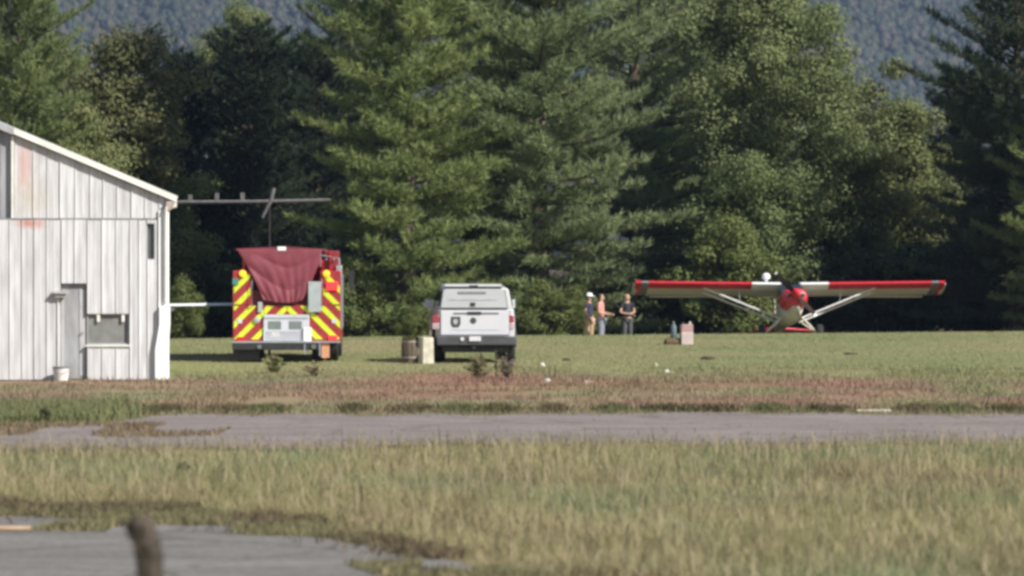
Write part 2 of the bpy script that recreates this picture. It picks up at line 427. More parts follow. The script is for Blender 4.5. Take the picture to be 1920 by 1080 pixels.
def broadleaf(seed, H, Rr, pal, z0=1.5, nclump=90, leaves=420, clump=0.8, leaf=0.15, zc=None, stems=1):
    r = np.random.default_rng(seed); pr = random.Random(seed)
    wood = MB(); tips = []
    def grow(p, d, L, rad, lev):
        pts = [p]; rads = [rad]; q = p; dd = d
        for s in range(3):
            dd = (dd + Vector((pr.uniform(-1, 1), pr.uniform(-1, 1), pr.uniform(-0.3, 0.8))) * 0.16).normalized()
            q = q + dd * L / 3; pts.append(q); rads.append(rad * (1 - 0.17 * (s + 1)))
        wood.tube(pts, rads, 7 if lev < 2 else 4, False)
        if lev >= 3 or rad < 0.012: tips.append(q); return
        for k in range(pr.choice((2, 3, 3))):
            az = pr.uniform(0, 6.28); sp = pr.uniform(0.45, 0.9)
            nd = (dd + Vector((math.cos(az), math.sin(az), pr.uniform(-0.1, 0.5))) * sp).normalized()
            grow(pts[-1] if k else pts[2], nd, L * pr.uniform(0.62, 0.85), rads[-1] * 0.62, lev + 1)
    for s_ in range(stems):
        grow(Vector((pr.uniform(-.2, .2) * (stems > 1), pr.uniform(-.2, .2) * (stems > 1), 0)), Vector((pr.uniform(-.25, .25) * stems ** .5, pr.uniform(-.25, .25) * stems ** .5, 1)).normalized(), H * 0.30, 0.016 * H, 0)
    # leaf clumps fill an uneven egg round the limbs
    zc = zc or (H + z0) / 2; hz = (H - z0) / 2
    C = []
    while len(C) < nclump:
        u = np.array([pr.uniform(-1, 1), pr.uniform(-1, 1), pr.uniform(-1, 1)])
        d = np.linalg.norm(u)
        if d > 1 or d < 0.35: continue
        ang = math.atan2(u[1], u[0])
        w = 0.80 + 0.30 * math.sin(3 * ang + seed) * (0.4 + 0.6 * math.sin(4 * u[2] + seed)) + 0.26 * math.sin(6 * u[2] + 2 * ang + seed * 1.7)
        w *= pr.uniform(0.75, 1.22); C.append((u[0] * Rr * w, u[1] * Rr * w, zc + u[2] * hz * pr.uniform(0.85, 1.08)))
    C = np.array(C); 
    for p in C[:: max(1, nclump // 36)]:
        zb = max(z0 * 0.7, p[2] - 0.7 * math.hypot(p[0], p[1]) - 0.4)
        wood.tube([(0, 0, zb), (p[0] * .55, p[1] * .55, zb + (p[2] - zb) * .7), tuple(p)], [0.05, 0.03, 0.012], 4, False)
    n = nclump * leaves
    cr = np.repeat(clump * (0.6 + 0.8 * r.random(nclump)), leaves)
    g = r.normal(size=(n, 3)); g /= np.linalg.norm(g, axis=1, keepdims=True); g *= (r.random((n, 1)) ** 0.45)
    base = np.repeat(C, leaves, 0) + g * cr[:, None] * np.array([1.15, 1.15, 0.75])
    nrm = g + r.normal(size=(n, 3)) * 0.32 + np.array([0, 0, 0.25])
    d = np.cross(nrm, r.normal(size=(n, 3))); d /= np.linalg.norm(d, axis=1, keepdims=True) + 1e-9
    side = np.cross(d, nrm); side /= np.linalg.norm(side, axis=1, keepdims=True) + 1e-9
    L = leaf * (0.6 + 0.8 * r.random(n))[:, None]
    Q = np.stack([base, base + d * L * 0.5 + side * L * 0.36, base + d * L, base + d * L * 0.5 - side * L * 0.36], 1)
    pal = np.array(pal); tv = np.repeat(r.random(nclump), leaves) * 0.7 + 0.3 * r.random(n)
    c = (pal[0] + (pal[1] - pal[0]) * tv[:, None]) * (1.15 + 0.35 * r.random((n, 1)))
    if len(pal) > 2:
        s = (r.random(n) < 0.10); c[s] = c[s] * 0.5 + pal[2] * 0.6
    me = np_mesh('leaf_crown', Q.reshape(-1, 3), np.arange(n * 4).reshape(-1, 4), c, LEAF)
    return wood.mesh('tree_trunk', BARK, None, True), me

G_BLUE = [(0.098, 0.124, 0.060), (0.165, 0.190, 0.092)]
G_YEL = [(0.088, 0.118, 0.044), (0.162, 0.186, 0.072)]
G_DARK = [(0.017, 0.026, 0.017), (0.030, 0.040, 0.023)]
G_MID = [(0.085, 0.110, 0.046), (0.145, 0.168, 0.068)]
PINES = {
    'yellow': pine(11, 23.0, 4.4, G_YEL, 0.3, 1.05, 0.02, 0.55),
    'blue': pine(12, 26.0, 5.4, G_BLUE, 0.3, 1.0, 0.05, 0.58, 0.32),
    'tall': pine(13, 23.0, 4.6, G_BLUE, 1.2, 0.95, 0.0, 0.62),
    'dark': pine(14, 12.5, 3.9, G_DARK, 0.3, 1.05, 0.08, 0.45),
    'shade': pine(16, 16.5, 4.6, [(0.030, 0.042, 0.024), (0.055, 0.070, 0.036)], 0.8, 1.0, 0.06, 0.7),  # needles coloured darker so the right-edge pine looks shaded
    'mid': pine(15, 16.0, 4.4, G_MID, 0.4, 1.0, 0.02, 0.7),
}
LEAFY = {
    'yellow': broadleaf(21, 13.5, 3.6, [(0.118, 0.152, 0.062), (0.185, 0.205, 0.088), (0.19, 0.175, 0.08)], 2.6, 160, 520, 0.85, 0.12),
    'olive': broadleaf(22, 10.6, 2.5, [(0.095, 0.108, 0.045), (0.150, 0.150, 0.066), (0.18, 0.14, 0.06)], 2.0, 110, 420, 0.78, 0.13),
    'small': broadleaf(23, 6.8, 2.6, [(0.095, 0.128, 0.050), (0.155, 0.182, 0.074)], 0.5, 90, 420, 0.72, 0.12),
    'shrub': broadleaf(24, 3.2, 1.5, [(0.085, 0.110, 0.035), (0.150, 0.165, 0.055)], 0.1, 50, 380, 0.48, 0.10, stems=4),
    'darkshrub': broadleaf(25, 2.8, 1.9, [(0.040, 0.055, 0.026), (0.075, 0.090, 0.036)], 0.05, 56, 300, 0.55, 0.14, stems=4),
    'round': broadleaf(26, 9.0, 2.3, [(0.115, 0.138, 0.054), (0.185, 0.195, 0.080), (0.2, 0.17, 0.08)], 1.8, 100, 420, 0.75, 0.13),
}
def tree(name, kit, px, D, label, s=1.0, rz=0.0, group=None, cat='tree', X=None, sx=1.0, crown='crown'):
    x = (px - 960) / F_PX * D if X is None else X
    e = empty(name, (x, D, float(gz(x, D)) - 0.03), label, cat, rz, group)
    e.scale = (s * sx, s * sx, s)
    add('trunk', kit[0], e); add(crown, kit[1], e, kind='stuff')
    return e

GP, GL = 'pines at the edge of the field', 'leafy trees at the edge of the field'
tree('pine_tree', PINES['mid'], 25, 151, 'green pine rising behind the roof of the white shed at the left edge', 1.0, 0.3, GP)
tree('leafy_tree', LEAFY['olive'], 225, 157, 'olive brown leafy tree behind the right slope of the shed roof', 1.12, 1.1, GL)
tree('leafy_tree', LEAFY['round'], 118, 166, 'grey green leafy tree between the left pine and the olive brown tree', 1.2, 2.1, GL)
tree('leafy_tree', LEAFY['round'], 150, 152, 'green leafy tree low behind the middle of the shed roof', 0.92, 5.2, GL, sx=1.15)
tree('leafy_tree', LEAFY['small'], 300, 158, 'small green tree behind the lower end of the shed roof', 1.0, 2.2, GL)
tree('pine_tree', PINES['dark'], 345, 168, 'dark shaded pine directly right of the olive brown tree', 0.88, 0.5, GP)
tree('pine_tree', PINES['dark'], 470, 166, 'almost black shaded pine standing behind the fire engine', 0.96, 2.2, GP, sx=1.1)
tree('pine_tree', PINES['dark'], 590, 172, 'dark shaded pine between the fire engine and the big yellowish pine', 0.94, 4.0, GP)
tree('leafy_tree', LEAFY['yellow'], 462, 190, 'yellow green treetop showing above the black pine behind the fire engine', 1.12, 0.4, GL, sx=0.62)
tree('pine_tree', PINES['yellow'], 765, 150, 'big yellowish green pine behind the pickup with boughs to the ground', 1.0, 0.9, GP)
tree('pine_tree', PINES['blue'], 1010, 153, 'largest blue green pine behind the two people standing together', 1.0, 2.6, GP, sx=0.95)
tree('pine_tree', PINES['tall'], 1195, 165, 'tall bluish pine behind the left wing of the airplane', 1.0, 0.2, GP)
tree('pine_tree', PINES['tall'], 660, 181, 'tall dim pine behind the yellowish pine on its left', 0.95, 1.7, GP, sx=0.8)
tree('pine_tree', PINES['tall'], 900, 184, 'tall dim pine showing between the yellowish and the largest pine', 1.0, 3.3, GP)
tree('leafy_tree', LEAFY['yellow'], 1440, 161, 'tall yellow green leafy tree above the airplane', 1.08, 0.0, GL, sx=0.95)
tree('pine_tree', PINES['tall'], 1315, 172, 'tall bluish pine left of the tall yellow green leafy tree', 0.92, 2.4, GP)
tree('leafy_tree', LEAFY['yellow'], 1395, 178, 'tall leafy tree half hidden between the second bluish pine and the yellow green tree', 1.15, 2.4, GL)
tree('leafy_tree', LEAFY['small'], 1425, 154, 'smaller green tree in front of the tall yellow green one', 1.0, 1.0, GL)
tree('leafy_tree', LEAFY['round'], 1670, 164, 'rounded olive tree behind the right wing of the airplane', 1.12, 0.7, GL)
tree('leafy_tree', LEAFY['small'], 1560, 163, 'low green tree between the tall yellow green and the rounded olive tree', 0.95, 3.0, GL)
tree('pine_tree', PINES['shade'], 1905, 152, 'shade-coloured pine with long boughs at the right edge', 1.05, 1.9, GP)
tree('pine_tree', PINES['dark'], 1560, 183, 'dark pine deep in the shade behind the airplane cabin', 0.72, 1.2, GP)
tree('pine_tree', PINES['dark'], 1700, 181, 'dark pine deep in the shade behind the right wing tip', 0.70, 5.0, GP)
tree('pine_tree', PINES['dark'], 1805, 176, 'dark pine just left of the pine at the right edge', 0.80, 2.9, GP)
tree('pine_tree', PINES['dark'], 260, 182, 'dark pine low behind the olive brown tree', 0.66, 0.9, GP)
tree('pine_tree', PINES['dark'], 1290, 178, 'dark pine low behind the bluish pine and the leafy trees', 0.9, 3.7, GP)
tree('pine_tree', PINES['dark'], 1420, 180, 'dark pine low behind the smaller green tree', 0.8, 0.1, GP)
# trees outside the frame on both sides: the wood goes on
for (x, D, k, s, rz) in ((19.5, 147, 'mid', 0.86, 1), (24, 142, 'mid', 0.85, 2), (23, 154, 'yellow', 0.75, 3), (29, 148, 'blue', 0.75, 4), (31, 158, 'tall', 0.8, 5), (-22, 150, 'blue', 0.8, 1), (-27, 156, 'mid', 0.9, 2)):
    tree('pine_tree', PINES[k], 0, D, 'pine of the same wood just outside the %s edge, %s row' % ('right' if x > 0 else 'left', {147: 'first', 142: 'nearest', 154: 'second', 148: 'third', 158: 'farthest', 150: 'first', 156: 'second'}[D]), s, rz, GP, X=x)
GS = 'shrubs under the trees'
tree('young_tree', LEAFY['shrub'], 1362, 149.5, 'young yellow green tree above the left wing of the airplane', 1.35, 0.3, GS, 'tree')
tree('leafy_shrub', LEAFY['shrub'], 1010, 149, 'green shrub right of the pickup at the foot of the largest pine', 0.66, 1.3, GS, 'shrub', sx=1.3)
tree('leafy_shrub', LEAFY['shrub'], 1075, 150, 'green shrub just left of the person in the white cap', 0.6, 2.3, GS, 'shrub', sx=1.2)
tree('leafy_shrub', LEAFY['shrub'], 772, 147, 'small bright shrub behind the concrete block', 0.42, 0.6, GS, 'shrub')
tree('leafy_shrub', LEAFY['shrub'], 345, 150, 'pale sapling beside the right wall of the shed', 0.75, 4.4, GS, 'shrub', sx=0.7)
tree('leafy_shrub', LEAFY['shrub'], 670, 149, 'green shrub right of the fire engine', 0.9, 3.6, GS, 'shrub')
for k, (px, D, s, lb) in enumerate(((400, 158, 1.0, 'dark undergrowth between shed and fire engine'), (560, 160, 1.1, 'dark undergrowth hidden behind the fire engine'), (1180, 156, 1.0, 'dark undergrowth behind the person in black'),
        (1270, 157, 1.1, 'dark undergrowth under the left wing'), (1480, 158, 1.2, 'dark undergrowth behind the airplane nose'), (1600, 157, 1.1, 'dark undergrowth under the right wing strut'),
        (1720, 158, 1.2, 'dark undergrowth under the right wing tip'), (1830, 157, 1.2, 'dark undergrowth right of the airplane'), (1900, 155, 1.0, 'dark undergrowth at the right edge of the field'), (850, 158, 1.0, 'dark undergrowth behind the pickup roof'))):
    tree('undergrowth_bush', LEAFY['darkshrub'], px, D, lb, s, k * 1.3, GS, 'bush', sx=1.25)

# ------------------------------------------------------------------ grass (uncountable): mown field, weeds, meadow
GRASS = leaf_mat('grass_blades', 0.30, 0.7, 0.15)
def blades(name, x, y, z, h, w, c, r, lean=0.35, label=None, two=True):
    n = len(x)
    az = r.random(n) * 6.283; la = r.random(n) * lean
    d = np.stack([np.cos(az) * la, np.sin(az) * la, np.ones(n)], 1)
    fa = r.random(n) * 6.283; side = np.stack([np.cos(fa), np.sin(fa), np.zeros(n)], 1) * (w * 0.5)[:, None]
    b = np.stack([x, y, z - 0.01], 1)
    if two:
        m = b + d * (h * 0.55)[:, None]; bend = np.stack([np.cos(az), np.sin(az), -0.25 * np.ones(n)], 1) * (h * 0.22 * r.random(n))[:, None]
        t = b + d * h[:, None] + bend
        V = np.stack([b - side, b + side, m + side * 0.8, m - side * 0.8, t], 1).reshape(-1, 3)
        o = np.arange(n)[:, None] * 5
        F = np.concatenate([o + np.array([[0, 1, 2]]), o + np.array([[0, 2, 3]]), o + np.array([[3, 2, 4]])], 0)
        c = np.concatenate([c, c, c], 0)
    else:
        V = np.stack([b - side, b + side, b + d * h[:, None]], 1).reshape(-1, 3); F = np.arange(n * 3).reshape(-1, 3)
    ob = add(name, np_mesh(name, V, F, c, GRASS)); tag(ob, label, 'grass', kind='stuff'); return ob

def in_shed(x, y):
    a, b_ = x + 6.741, y - 84.0; c, s = math.cos(R(6)), math.sin(R(6))
    return (a * c + b_ * s < 0.1) & (-a * s + b_ * c > -0.12) & (-a * s + b_ * c < 14.2)
def scatter(n, y0, y1, r, marg=3.0, bias=1.0):
    y = y0 + (y1 - y0) * r.random(n) ** bias
    x = (r.random(n) * 2 - 1) * (0.122 * y + marg)
    return x, y
r = np.random.default_rng(50)
# mown field
x, y = scatter(260000, 80, 139, r, 3.0)
keep = ~in_shed(x, y); x, y = x[keep], y[keep]
c = ground_col(x, y) * (1.25 + 0.5 * r.random((len(x), 1)))
blades('field_grass', x, y, gz(x, y), 0.02 + 0.035 * r.random(len(x)), 0.018 + 0.012 * r.random(len(x)), c, r, 0.6, 'short mown grass of the field around the vehicles', False)
# reddish weeds in front of the shed and beyond the taxiway
x, y = scatter(120000, 66.5, 92, r, 2.5)
pk = (vnoise(x, y, 1.2, 61) > 0.28 + 0.3 * smooth(86, 92, y)) & ~in_shed(x, y); x, y = x[pk], y[pk]
c = ground_col(x, y) * (0.95 + 0.55 * r.random((len(x), 1)))
blades('field_weeds', x, y, gz(x, y), (0.025 + 0.05 * r.random(len(x)) + 0.10 * r.random(len(x)) ** 5) * (0.5 + 1.0 * vnoise(x, y, 1.7, 62)), 0.02 + 0.015 * r.random(len(x)), c, r, 0.7, 'reddish brown weeds between the taxiway and the shed', False)
# clumps of weeds along the far edge of the taxiway
spots = [(300, 40), (425, 35), (500, 30), (660, 18), (770, 40), (860, 30), (935, 30), (1035, 22), (1150, 30), (1255, 45), (1345, 45), (1440, 30), (1545, 48), (1720, 30), (1790, 40), (1890, 30), (-60, 60), (1990, 50)]
k = r.integers(0, len(spots), 11000); sp_ = np.array(spots, float)
x = (sp_[k, 0] - 960) / F_PX * 67.3 + r.normal(size=11000) * sp_[k, 1] * 0.6 / F_PX * 67.3; y = 67.3 + r.normal(size=11000) * 0.5
y = np.maximum(y, taxi_far(x) - 0.1)
gcl = np.array([[0.105, 0.095, 0.045], [0.135, 0.105, 0.060], [0.12, 0.125, 0.055]])[k % 3]
blades('edge_weeds', x, y, gz(x, y), 0.05 + 0.13 * r.random(11000), 0.02 + 0.015 * r.random(11000), gcl * (0.8 + 0.5 * r.random((11000, 1))), r, 0.7, 'dark weed clumps along the far edge of the taxiway')
n = 30000; x = (r.random(n) * 2 - 1) * 12.0
e_ = r.random(n) < 0.5
y = np.where(e_, taxi_far(x) + r.normal(size=n) * 0.55 + 0.2, taxi_near(x) + r.exponential(size=n) * 1.1 - 0.3)
c = np.array([0.27, 0.225, 0.14]) + (np.array([0.18, 0.18, 0.085]) - np.array([0.27, 0.225, 0.14])) * r.random((n, 1)) ** 2
blades('verge_grass', x, y, gz(x, y) + 0.01, 0.03 + 0.07 * r.random(n), 0.014 + 0.01 * r.random(n), c * (0.9 + 0.4 * r.random((n, 1))), r, 0.9, 'thin dry grass creeping over both edges of the taxiway', False)
# taller green grass at the left edge by the taxiway
x = -10.0 + r.random(16000) ** 0.9 * (3.7 + 0.8 * r.random(16000) ** 3); y = 62.5 + r.random(16000) * 6.3
c = np.array([0.170, 0.198, 0.085]) + (np.array([0.235, 0.225, 0.11]) - np.array([0.170, 0.198, 0.085])) * r.random((16000, 1))
pk = y > taxi_far(x) - 0.4 * r.random(16000); x, y, c = x[pk], y[pk], c[pk]
blades('green_grass', x, y, gz(x, y), 0.08 + 0.17 * r.random(len(x)), 0.018 + 0.012 * r.random(len(x)), c, r, 0.5, 'fresh green grass beside the taxiway in front of the shed')
# meadow between the taxiway and the road
n = 215000
x, y = scatter(n, 28, 58.5, r, 2.5)
pk = (y > road_edge_y(x) + 0.55 * (vnoise(x, y, 0.6, 64) - 0.3)) & (y < taxi_near(x) + 0.25 * r.exponential(size=n) * (0.4 + 3.0 * vnoise(x, y, 0.7, 74)) - 0.3); x, y = x[pk], y[pk]; n = len(x)
g = np.clip((0.6 * vnoise(x, y * 0.6, 1.9, 65) + 0.4 * vnoise(x, y * 0.5, 0.6, 71)) * 2.6 - 1.25, 0, 1)[:, None]; s = np.clip((0.5 * vnoise(x, y, 1.3, 66) + 0.5 * vnoise(x, y, 0.45, 72)) * 2.4 - 0.75, 0, 1)[:, None]
c = np.array([0.225, 0.212, 0.100]); c = c + (np.array([0.165, 0.205, 0.100]) - c) * g + (np.array([0.300, 0.245, 0.140]) - c) * s * (1 - g) * (0.4 + 0.6 * r.random((n, 1)))
bw = np.clip((0.5 * vnoise(x, y * 0.7, 1.5, 75) + 0.5 * vnoise(x, y, 0.5, 76)) * 3.2 - 1.75, 0, 1)[:, None]; c = c + (np.array([0.165, 0.128, 0.072]) - c) * bw * 0.85
dry = (r.random(n) < 0.14); c[dry] = np.array([0.34, 0.29, 0.18])
c = c * (0.95 + 0.7 * r.random((n, 1)))
hh = (0.055 + 0.11 * r.random(n) + 0.10 * r.random(n) ** 4) * (0.45 + 1.0 * vnoise(x, y, 0.9, 67)) * (0.55 + 0.45 * smooth(0, 2.0, y - road_edge_y(x))) * (0.5 + 0.5 * smooth(0, 4, taxi_near(x) - y))
blades('meadow_grass', x, y, gz(x, y), hh, 0.006 + 0.006 * r.random(n), c, r, 0.95, 'tall dry meadow grass between the taxiway and the road')
# seed stalks above the meadow
x, y = scatter(4200, 30, 57, r, 2.0); pk = (y > road_edge_y(x) + 1) & (y < taxi_near(x)); x, y = x[pk], y[pk]; n = len(x)
c = np.array([0.36, 0.30, 0.19]) * (0.7 + 0.5 * r.random((n, 1)))
blades('seed_stalks', x, y, gz(x, y), 0.20 + 0.20 * r.random(n), 0.010 + 0.008 * r.random(n), c, r, 0.25, 'pale dry seed stalks standing above the meadow grass')
# brown dead fringe at the road edge and weeds growing over the broken asphalt
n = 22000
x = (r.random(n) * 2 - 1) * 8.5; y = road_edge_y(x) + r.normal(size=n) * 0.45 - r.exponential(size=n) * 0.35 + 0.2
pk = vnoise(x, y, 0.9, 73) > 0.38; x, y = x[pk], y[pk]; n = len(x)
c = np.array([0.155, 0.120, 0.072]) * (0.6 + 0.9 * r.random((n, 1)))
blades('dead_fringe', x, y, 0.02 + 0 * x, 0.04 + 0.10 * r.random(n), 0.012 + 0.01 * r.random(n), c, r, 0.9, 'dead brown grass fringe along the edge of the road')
n = 42000
x = -6 + r.random(n) * 6.4; y = road_edge_y(x) - r.random(n) ** 1.5 * 3.4
pk = vnoise(x, y * 0.6, 0.9, 68) > 0.38 + 0.16 * smooth(0.8, 3.2, road_edge_y(x) - y); x, y = x[pk], y[pk]; n = len(x)
c = np.array([0.29, 0.235, 0.13]) + (np.array([0.18, 0.19, 0.09]) - np.array([0.29, 0.235, 0.13])) * r.random((n, 1))
blades('crack_weeds', x, y, 0.022 + 0 * x, 0.02 + 0.07 * r.random(n), 0.012 + 0.01 * r.random(n), c * (0.7 + 0.5 * r.random((n, 1))), r, 0.7, 'sparse weeds growing through the broken asphalt of the road')
# ragged broken asphalt / dirt over taxiway at the left
n = 9000
x = -9.5 + r.random(n) * 5.5; y = 57.5 + r.random(n) * 5
pk = vnoise(x, y * 0.5, 0.8, 69) > 0.52; x, y = x[pk], y[pk]; n = len(x)
blades('taxiway_weeds', x, y, 0.022 + 0 * x, 0.02 + 0.06 * r.random(n), 0.014 + 0.01 * r.random(n), np.array([0.23, 0.17, 0.10]) * (0.6 + 0.7 * r.random((n, 1))), r, 0.8, 'low dry weeds spreading over the left end of the taxiway')

# ------------------------------------------------------------------ haze: the air between here and the hill
hz = MB().box(-1500, 1500, -80, 3800, -8, 420)
hm = bpy.data.materials.new('haze_air'); hm.use_nodes = True
hn = hm.node_tree
for nd in list(hn.nodes):
    if nd.type != 'OUTPUT_MATERIAL': hn.nodes.remove(nd)
pv = hn.nodes.new('ShaderNodeVolumePrincipled')
pv.inputs['Color'].default_value = (0.50, 0.66, 1.0, 1); pv.inputs['Density'].default_value = 0.00011; pv.inputs['Anisotropy'].default_value = 0.1
hn.links.new(pv.outputs[0], [n for n in hn.nodes if n.type == 'OUTPUT_MATERIAL'][0].inputs['Volume'])
ho = hz.build('haze', hm); tag(ho, 'thin bluish haze in the air towards the far hill', 'haze', kind='stuff')

# ------------------------------------------------------------------ white metal shed
def wall_paint(name, base, grime, rust=()):
    m = bpy.data.materials.new(name); m.use_nodes = True
    nt = m.node_tree; b = nt.nodes['Principled BSDF']; b.inputs['Roughness'].default_value = 0.55; b.inputs['Specular IOR Level'].default_value = 0.3
    tc = nt.nodes.new('ShaderNodeTexCoord')
    def noise(s, st, d=5):
        mp = nt.nodes.new('ShaderNodeMapping'); mp.inputs['Scale'].default_value = st; nt.links.new(tc.outputs['Object'], mp.inputs[0])
        n = nt.nodes.new('ShaderNodeTexNoise'); n.inputs['Scale'].default_value = s; n.inputs['Detail'].default_value = d; nt.links.new(mp.outputs[0], n.inputs['Vector']); return n
    n1 = noise(3.2, (3.0, 3.0, 0.35)); r1 = nt.nodes.new('ShaderNodeValToRGB')
    r1.color_ramp.elements[0].position = 0.36; r1.color_ramp.elements[0].color = (*grime, 1)
    r1.color_ramp.elements[1].position = 0.62; r1.color_ramp.elements[1].color = (*base, 1)
    nt.links.new(n1.outputs['Fac'], r1.inputs[0])
    cur = r1.outputs[0]
    for (cx, cz, rx, rz_, colr, amt) in rust:
        sx = nt.nodes.new('ShaderNodeVectorMath'); sx.operation = 'SUBTRACT'; sx.inputs[1].default_value = (cx, 0, cz); nt.links.new(tc.outputs['Object'], sx.inputs[0])
        ml = nt.nodes.new('ShaderNodeVectorMath'); ml.operation = 'MULTIPLY'; ml.inputs[1].default_value = (1 / rx, 0, 1 / rz_); nt.links.new(sx.outputs[0], ml.inputs[0])
        ln = nt.nodes.new('ShaderNodeVectorMath'); ln.operation = 'LENGTH'; nt.links.new(ml.outputs[0], ln.inputs[0])
        nn = noise(7, (2.5, 2.5, 0.8)); ad = nt.nodes.new('ShaderNodeMath'); ad.operation = 'MULTIPLY_ADD'; ad.inputs[1].default_value = 1.3
        nt.links.new(nn.outputs['Fac'], ad.inputs[0]); nt.links.new(ln.outputs['Value'], ad.inputs[2])
        mr = nt.nodes.new('ShaderNodeMapRange'); mr.inputs['From Min'].default_value = 0.7; mr.inputs['From Max'].default_value = 1.6; mr.inputs['To Min'].default_value = amt; mr.inputs['To Max'].default_value = 0
        nt.links.new(ad.outputs[0], mr.inputs['Value'])
        mx = nt.nodes.new('ShaderNodeMix'); mx.data_type = 'RGBA'; nt.links.new(mr.outputs['Result'], mx.inputs['Factor']); nt.links.new(cur, mx.inputs['A']); mx.inputs['B'].default_value = (*colr, 1)
        cur = mx.outputs['Result']
    oi = nt.nodes.new('ShaderNodeObjectInfo'); mr = nt.nodes.new('ShaderNodeMapRange'); mr.inputs['To Min'].default_value = 0.90; mr.inputs['To Max'].default_value = 1.04
    nt.links.new(oi.outputs['Random'], mr.inputs['Value'])
    hs = nt.nodes.new('ShaderNodeHueSaturation'); nt.links.new(mr.outputs['Result'], hs.inputs['Value']); nt.links.new(cur, hs.inputs['Color'])
    nt.links.new(hs.outputs[0], b.inputs['Base Color'])
    return m
U = 0.0105
def sx_(px): return (px - 318) * U
def sz_(py): return (713 - py) * U
RUST = [(sx_(48), sz_(310), 0.22, 0.75, (0.62, 0.36, 0.30), 0.75), (sx_(60), sz_(418), 0.42, 0.14, (0.55, 0.22, 0.17), 0.9), (sx_(60), sz_(370), 0.5, 0.5, (0.50, 0.44, 0.34), 0.6), (sx_(85), sz_(285), 0.3, 0.35, (0.46, 0.42, 0.42), 0.6)]
WHITE = wall_paint('shed_paint', (0.65, 0.645, 0.64), (0.50, 0.49, 0.485), RUST)
GREYP = wall_paint('shed_grey_sheet', (0.40, 0.40, 0.41), (0.27, 0.27, 0.28))
TRIM = mat('shed_trim', (0.74, 0.73, 0.66), 0.5, var=0.1, scale=3)
BRIGHT = mat('shed_corner_sunlit', (0.84, 0.84, 0.82), 0.45, var=0.05, scale=3)  # whiter than the wall: the corner's sunlit brightness is put into the paint
ROOFM = mat('shed_roof', (0.45, 0.45, 0.44), 0.45, 0.3, var=0.2, scale=1.5)
DKSEAM = mat('seam', (0.22, 0.215, 0.21), 0.8, var=0.3, scale=10)
PANE = mat('dusty_pane', (0.20, 0.205, 0.19), 0.35, var=0.2, scale=5)
DOORM = mat('door_grey', (0.30, 0.30, 0.305), 0.6, var=0.25, scale=3, stretch=(2, 2, .5))
RUSTY = mat('rusty_bracket', (0.36, 0.29, 0.26), 0.8, var=0.3, scale=12)
sh = empty('metal_shed', (at(318, 540, 84).x, 84, 0), 'white corrugated metal shed with rust stains at the left edge', 'shed', R(6.0))
SL, EZ, W = 0.42, sz_(372), 18.0
def rake(x): return EZ + SL * min(-x, W + x)
core = MB().prism([(-0.04, 0), (-0.04, EZ - .08), (-W / 2, rake(-W / 2) - .08), (-W + .04, EZ - .08), (-W + .04, 0)], 0.16, 14.0).build('wall_core', WHITE, sh)
SEAM = sz_(409)
openings = [(115, 163, 530, 708), (163, 242, 587, 645), (275, 290, 418, 485)]
def sheet(px0, px1, z0, z1a, z1b, m, y=0.0):
    x0, x1 = sx_(px0) + 0.002, sx_(px1) - 0.002
    d = y + random.uniform(-0.010, 0.006)
    mb = MB().loft([[(x0, d, z0), (x1, d, z0), (x1, d, z1b), (x0, d, z1a)], [(x0, d + 0.05, z0), (x1, d + 0.05, z0), (x1, d + 0.05, z1b), (x0, d + 0.05, z1a)]])
    # raised rib at the left edge, low rib in the middle
    for fx, w, h in ((x0 + 0.006, 0.030, 0.016), ((x0 + x1) / 2, 0.016, 0.006)):
        if x1 - x0 < 0.12 and h < 0.02: continue
        zt = min(z1a + (z1b - z1a) * ((fx + k * w) - x0) / (x1 - x0) for k in (0, 1)) - 0.004
        mb.loft([[(fx, d - 0.001, z0 + .002), (fx + w, d - 0.001, z0 + .002), (fx + w * .7, d - h, z0 + .002), (fx + w * .3, d - h, z0 + .002)], [(fx, d - 0.001, zt), (fx + w, d - 0.001, zt), (fx + w * .7, d - h, zt), (fx + w * .3, d - h, zt)]])
    return mb.build('panel', m, sh)
upper = [28, 62, 88, 112, 140, 168, 192, 218, 245, 270, 297, 316]
for a, b_ in zip(upper[:-1], upper[1:]):
    sheet(a, b_, SEAM + 0.01, rake(sx_(a)) - 0.03, rake(sx_(b_)) - 0.03, WHITE, 0.02)
up2 = [28 - 27 * k for k in range(0, 9)][::-1]
for a, b_ in zip(up2[:-1], up2[1:]):
    sheet(a, b_, SEAM + 0.01, rake(sx_(a)) - 0.03, rake(sx_(b_)) - 0.03, GREYP, 0.10)
MB().box(sx_(28) - 0.05, sx_(28), -0.01, 0.14, SEAM + 0.005, rake(sx_(28)) - 0.05).build('edge_trim', TRIM, sh)
lower = [-212 + 23 * k for k in range(0, 14)] + [112 - 0, 115, 139, 163, 190, 216, 242, 259, 275, 290, 296]
lower = sorted(set(p for p in lower if p <= 92 or p >= 115))
for a, b_ in zip(lower[:-1], lower[1:]):
    cuts = [(sz_(o[3]), sz_(o[2])) for o in openings if o[0] < b_ - 1 and o[1] > a + 1]
    z = 0.03
    for lo, hi in sorted(cuts):
        if lo - z > 0.06: sheet(a, b_, z, lo, lo, WHITE)
        z = hi
    if SEAM - 0.02 - z > 0.05: sheet(a, b_, z, SEAM - 0.02, SEAM - 0.02, WHITE)
MB().box(-8.8, sx_(290), -0.012, 0.03, SEAM - 0.018, SEAM + 0.008).build('seam_flashing', DKSEAM, sh)
# rest of the gable outside the picture
MB().prism([(sx_(-213), 0.03), (sx_(-213), rake(sx_(-213)) - .05), (-W / 2, rake(-W / 2) - .05), (-W, EZ - .05), (-W, 0.03)], 0.0, 0.10).build('gable_cladding', WHITE, sh)
